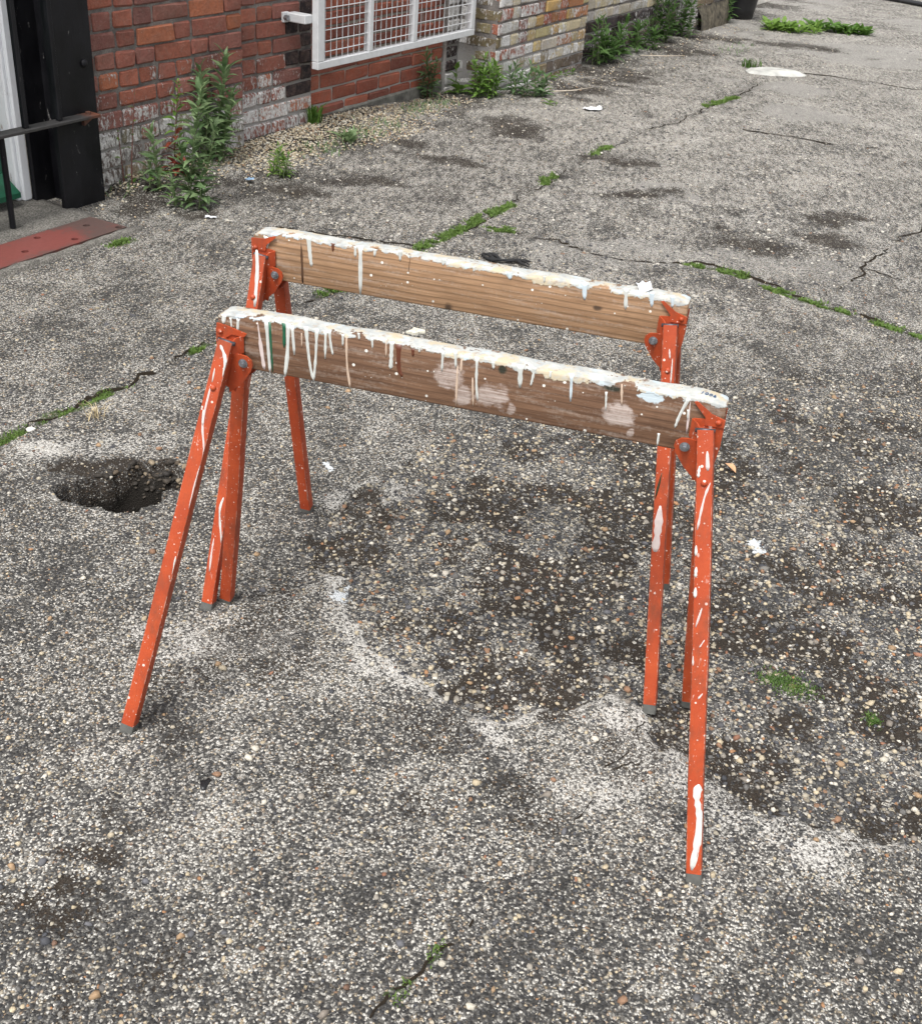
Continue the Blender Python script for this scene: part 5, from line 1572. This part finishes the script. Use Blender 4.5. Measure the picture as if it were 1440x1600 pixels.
MP, MH = [], []
for L in MOSS:
    ln = float(np.sum(np.hypot(*np.diff(np.array(L), axis=0).T)))
    yy = np.mean([q[1] for q in L])
    MP.append(along_poly(L, int(5200 * ln * (1 if yy > 1.6 else 0.15)) + 20, 0.003 + 0.0024 * min(yy, 5)))
mp = np.concatenate(MP)
keepm = fbm(mp[:, 0], mp[:, 1], 22, 2, 5) > 0.40
mp = mp[keepm]
nearm = mp[:, 1] < 3.2
blades('joint_moss', 'short green moss and grass growing in the nearer slab joints', 'moss', mp[nearm], 0.007, 0.0028, splay=1.2)
blades('joint_grass', 'green grass growing along the far slab joints', 'grass', mp[~nearm], 0.012, 0.005, splay=1.0)
cl = np.concatenate([rng.normal(0, 0.016, (420, 2)) * (1.4, 0.9) + np.array(PTS[k_]) for k_ in ('mossb1', 'mossb2')] + [rng.normal(0, 0.010, (160, 2)) + np.array(PTS['mossb3'])])
blades('moss_tuft', 'small bright green moss tufts in the worn gravelly patch', 'moss', cl, 0.007, 0.0025, splay=1.2)

def tuft(label, c, n, r, h, w, mat=M_GRASS, splay=0.8):
    return blades('grass_tuft', label, 'grass', rng.normal(0, r, (n, 2)) + np.array(c), h, w, mat, splay, kind=None)
weed_joined('yellow-green leafy weed at the edge of the cream gravel', P['g1'][:2], [(0.03 * math.cos(a_ * 2.4), 0.03 * math.sin(a_ * 2.4), 0.09 + 0.02 * (a_ % 4), 0.03 * math.sin(a_ * 1.7), 13, 0.06, 0.05, 0.1) for a_ in range(7)], M_LEAF2, M_STEM, 0.20, z=0.01)
weed_joined('short rosette of green leaves in the middle of the cream gravel', P['g2'][:2], [(0.02 * math.cos(a_ * 2.4), 0.02 * math.sin(a_ * 2.4), 0.03, 0.0, 8, 0.10, 0.08, 0.1) for a_ in range(4)], M_LEAF, M_STEM, 0.18, z=0.02, pitch=(0.7, 1.1))
tuft('grass tuft in the corner beside the infill wall', P['g3'][:2], 46, 0.018, 0.12, 0.009, M_LEAF2, 1.1)
tuft('grass clump behind the rear sawhorse on the slab joint', along_poly(MOSS[-1], 1, 0)[0], 60, 0.018, 0.05, 0.005, M_LEAF2, 1.0)
tuft('small grass tuft beside the white patch far off', P['t1'][:2], 40, 0.03, 0.07, 0.010)
tuft('dry grass wisp on the left slab joint', (-1.02, 2.78), 26, 0.012, 0.045, 0.0025, simple('dry_grass', (0.42, 0.34, 0.20), 0.8, 0.3), 1.2)
gc = np.concatenate([along_poly([list(sn(4.55, 0.26)[:2]), list(sn(5.35, 0.22)[:2])], 420, 0.05), along_poly([list(sn(5.6, 0.14)[:2]), list(sn(6.1, 0.10)[:2])], 260, 0.05), along_poly([list(sn(3.5, 0.06)[:2]), list(sn(4.2, 0.05)[:2])], 240, 0.05), along_poly([list(sn(9.3, 0.75)[:2]), list(sn(9.9, 0.7)[:2])], 80, 0.06)])
blades('ground_cover', 'thin low ground cover creeping through the gravel by the wall', 'ground cover', gc[::2], 0.035, 0.006, M_LEAF, 1.5)

# dandelion patch in the far yard
for key, lab, n_ in (('dand1', 'left half of the leafy green clump in the far yard', 18), ('dand2', 'right half of the leafy green clump in the far yard', 21)):
    rr = random.Random(key)
    weed_joined(lab, P[key][:2], [(rr.uniform(-0.24, 0.22), rr.uniform(-0.10, 0.10), 0.03, 0, 7, 0.15, 0.12, 0.1) for _ in range(n_)], M_LEAF2, M_STEM, 0.30, name='dandelion_clump', cat='weed', group='dandelion clumps in the far yard', pitch=(0.55, 1.1), belly=0.6)

# ------------------------------------------------------------------ small things lying about
M_PAPER = simple('white_paper', (0.60, 0.61, 0.63), 0.8, 0.05, 50, bump=0.1)
M_SPLAT = simple('dried_white_paint', (0.62, 0.65, 0.67), 0.8, 0.35, 90, bump=0.4)

def blobslab(r, thick, n=26, seed=0, rag=0.3, sx=1.0, sy=1.0, dome=0.6):
    rr = random.Random(seed)
    R_ = [r * (1 + rag * (rr.random() - 0.5) + rag * 0.6 * math.sin(3 * a_ + seed) * 0.5) for a_ in np.linspace(0, 2 * math.pi, n, endpoint=False)]
    V, F = [(0, 0, thick)], []
    for f_, zz in ((0.55, thick), (0.92, thick * dome), (1.0, -0.004)):
        for k_ in range(n):
            a_ = 2 * math.pi * k_ / n
            V.append((R_[k_] * f_ * math.cos(a_) * sx, R_[k_] * f_ * math.sin(a_) * sy, zz))
    for k_ in range(n):
        k2 = (k_ + 1) % n
        F.append((0, 1 + k_, 1 + k2))
        for l_ in range(2):
            F.append((1 + l_ * n + k_, 1 + (l_ + 1) * n + k_, 1 + (l_ + 1) * n + k2, 1 + l_ * n + k2))
    return V, F

def gz1(x_, y_): return float(gheight(np.array([x_]), np.array([y_]))[0])

def lie(name, label, cat, key, vf, mat, dz=0.0, rz=0.0, smooth=True, xy=None):
    x_, y_ = xy if xy else PTS[key]
    o = obj(name, vf, mat, None, smooth, (x_, y_, gz1(x_, y_) + dz), (0, 0, rz))
    return tag(o, label, cat)

lie('white_sheet', 'flat bright white rounded sheet lying in the far yard', 'sheet', 'white', blobslab(0.22, 0.020, 26, 4, 0.16, 1.05, 0.62), simple('bleached_white', (0.38, 0.38, 0.355), 0.8, 0.35, 9), 0.002, 0.2)
def crumple(w, h, seed):
    rr = random.Random(seed)
    V, F = [], []
    for i_ in range(5):
        for k_ in range(4):
            V.append((w * (i_ / 4 - 0.5) + rr.uniform(-1, 1) * w * 0.06, h * (k_ / 3 - 0.5) + rr.uniform(-1, 1) * h * 0.08, abs(rr.gauss(0, 1)) * w * 0.10 + 0.003))
    n = len(V)
    V += [(v[0], v[1], v[2] - 0.0012) for v in V]
    for i_ in range(4):
        for k_ in range(3):
            a_ = i_ * 4 + k_
            F += [(a_, a_ + 4, a_ + 5, a_ + 1), (n + a_, n + a_ + 1, n + a_ + 5, n + a_ + 4)]
    return V, F
lie('paper_scrap', 'crumpled white paper scrap on the concrete before the yellow pier', 'paper', 'paper1', crumple(0.10, 0.06, 3), M_PAPER, 0, 0.3, False)
lie('stone_flake', 'pale flat stone flake between the two sawhorses', 'stone', 'chip', blobslab(0.024, 0.012, 12, 9, 0.7, 1.3, 0.9), simple('pale_flint', (0.50, 0.48, 0.40), 0.7, 0.3, 60), 0.0, 0.4, False)
lie('white_pebble', 'smooth white pebble on the mossy joint at the left edge', 'pebble', 'pebble', blobslab(0.012, 0.010, 14, 2, 0.15, 1.2, 0.8, 0.7), simple('white_quartz', (0.60, 0.58, 0.54), 0.5, 0.15, 60))
lie('plastic_scrap', 'small white plastic scrap on dark soil below the tall weeds', 'plastic', 'bl1', crumple(0.045, 0.022, 6), M_PAPER, 0, 0.2, False, xy=P['bl1'][:2])
lie('blue_cap', 'small blue-grey plastic scrap in the cream gravel', 'plastic', None, crumple(0.035, 0.03, 8), simple('faded_blue_plastic', (0.20, 0.30, 0.42), 0.5, 0.2), 0.012, 0.7, False, xy=(-1.06, 5.07))
lie('dry_leaf', 'curled tan dead leaf right of the front sawhorse', 'leaf', 'tape', leaf_vf(0.035, 0.022, -0.6, 0.9), simple('dead_leaf', (0.42, 0.24, 0.13), 0.8, 0.3), 0.004, 2.4)
lie('dark_fleck', 'small black fleck of tar on the near left concrete', 'tar spot', 'black2', blobslab(0.011, 0.002, 11, 12, 0.8, 0.8, 1.2), simple('tar', (0.006, 0.006, 0.007), 0.4, 0.2), 0.002)
rub = []
rr = random.Random(4)
px, py = PTS['black']
for k_ in range(3):
    rub.append([Vector((-0.10 + 0.2 * t / 7, 0.025 * math.sin(t * 1.3 + k_) - 0.008 * k_, 0.006 + 0.006 * abs(math.sin(t * 1.1 + k_)))) for t in range(8)])
o = obj('black_rag', merge(*[tube(r_, [0.003, 0.006, 0.008, 0.004, 0.005, 0.007, 0.005, 0.002], 7) for r_ in rub]), simple('black_cloth', (0.010, 0.010, 0.011), 0.9, 0.3, 70), None, True, (px, py, 0), (0, 0, -0.25))
tag(o, 'crumpled black rag on the ground just behind the rear beam', 'rag')
M_TWIG = simple('bleached_twig', (0.46, 0.40, 0.32), 0.85, 0.2, 60)
for (a_, b_, lab) in (('stick1a', 'stick1b', 'long pale curved twig below the yellow pier'), ('stick2a', 'stick2b', 'short pale twig on the soil before the far weeds')):
    A, B = Vector(PTS[a_] + [0.012]), Vector(PTS[b_] + [0.016])
    A.z += gz1(*PTS[a_])
    mid_ = A.lerp(B, 0.5) + Vector((0.03, -0.03, 0.004))
    o = obj('twig', tube([A, A.lerp(mid_, 0.5) + Vector((0.004, 0.006, 0)), mid_, B], [0.003, 0.004, 0.0035, 0.002], 6), M_TWIG, None, True)
    tag(o, lab, 'twig')
# paper stub stuck on the rear beam
pb = HB.matrix_basis
Hb = 0.776886
v, f = crumple(0.026, 0.020, 15)
o = obj('paper_stub', (v, f), M_PAPER, None, False)
o.matrix_world = Matrix.Translation((-0.031333, 2.086048, 0)) @ Matrix.Rotation(-0.229261, 4, 'Z') @ Matrix.Translation((0.338, 0.004, Hb + 0.003)) @ Matrix.Rotation(0.55, 4, 'X') @ Matrix.Rotation(0.5, 4, 'Z')
tag(o, 'torn white paper stub lying on the right end of the rear beam', 'paper')

# black tub, raised slab and dark line in the distance
tx, ty = P['pot'][:2]
TB = thing('plant_tub', 'black plastic tub at the far end of the brick building', 'tub', (tx + 0.08, ty + 0.14, 0), 0)
M_TUB = simple('black_plastic', (0.012, 0.012, 0.014), 0.4, 0.2, 40)
V, F = tube([(0, 0, 0.0), (0, 0, 0.10), (0, 0, 0.28), (0, 0, 0.285), (0, 0, 0.32), (0, 0, 0.32), (0, 0, 0.25)], [0.125, 0.14, 0.165, 0.178, 0.180, 0.160, 0.150], 24)
obj('body', (V, F), M_TUB, TB, True)
obj('soil', blobslab(0.148, 0.012, 20, 3, 0.02), simple('tub_soil', (0.03, 0.02, 0.014), 0.95, 0.4), TB, True, (0, 0, 0.255))
sl = obj('raised_slab', slab('raised_slab', 11.9, 15.5, -1.9, 0.05, 0.045, -0.05, 20, 10, 0.003, 8), simple('pale_concrete', (0.36, 0.34, 0.31), 0.95, 0.25, 12, bump=0.5), None, True, (p0.x, p0.y, 0), (0, 0, PHI))
tag(sl, 'pale raised concrete slab beyond the black tub', 'slab')
A = [Vector((*q_, 0.03)) for q_ in ((3.2, 14.4), (3.65, 14.12), (4.116, 13.80), (4.437, 13.45), (4.85, 12.95), (5.4, 12.2))]
o = obj('dark_line', tube([Vector((*q_, 0.028)) for q_ in catmull([(a_.x, a_.y) for a_ in A], 4)], 0.024, 8), M_TUB, None, True)  # thin black tube laid along a dark line on the ground
tag(o, 'black line drawn as a tube across the top right corner of the yard', 'dark_line')

# ------------------------------------------------------------------ render settings
SC.render.engine = 'CYCLES'
SC.cycles.max_bounces = 3
SC.cycles.diffuse_bounces = 2
SC.cycles.transparent_max_bounces = 6
bpy.context.view_layer.update()
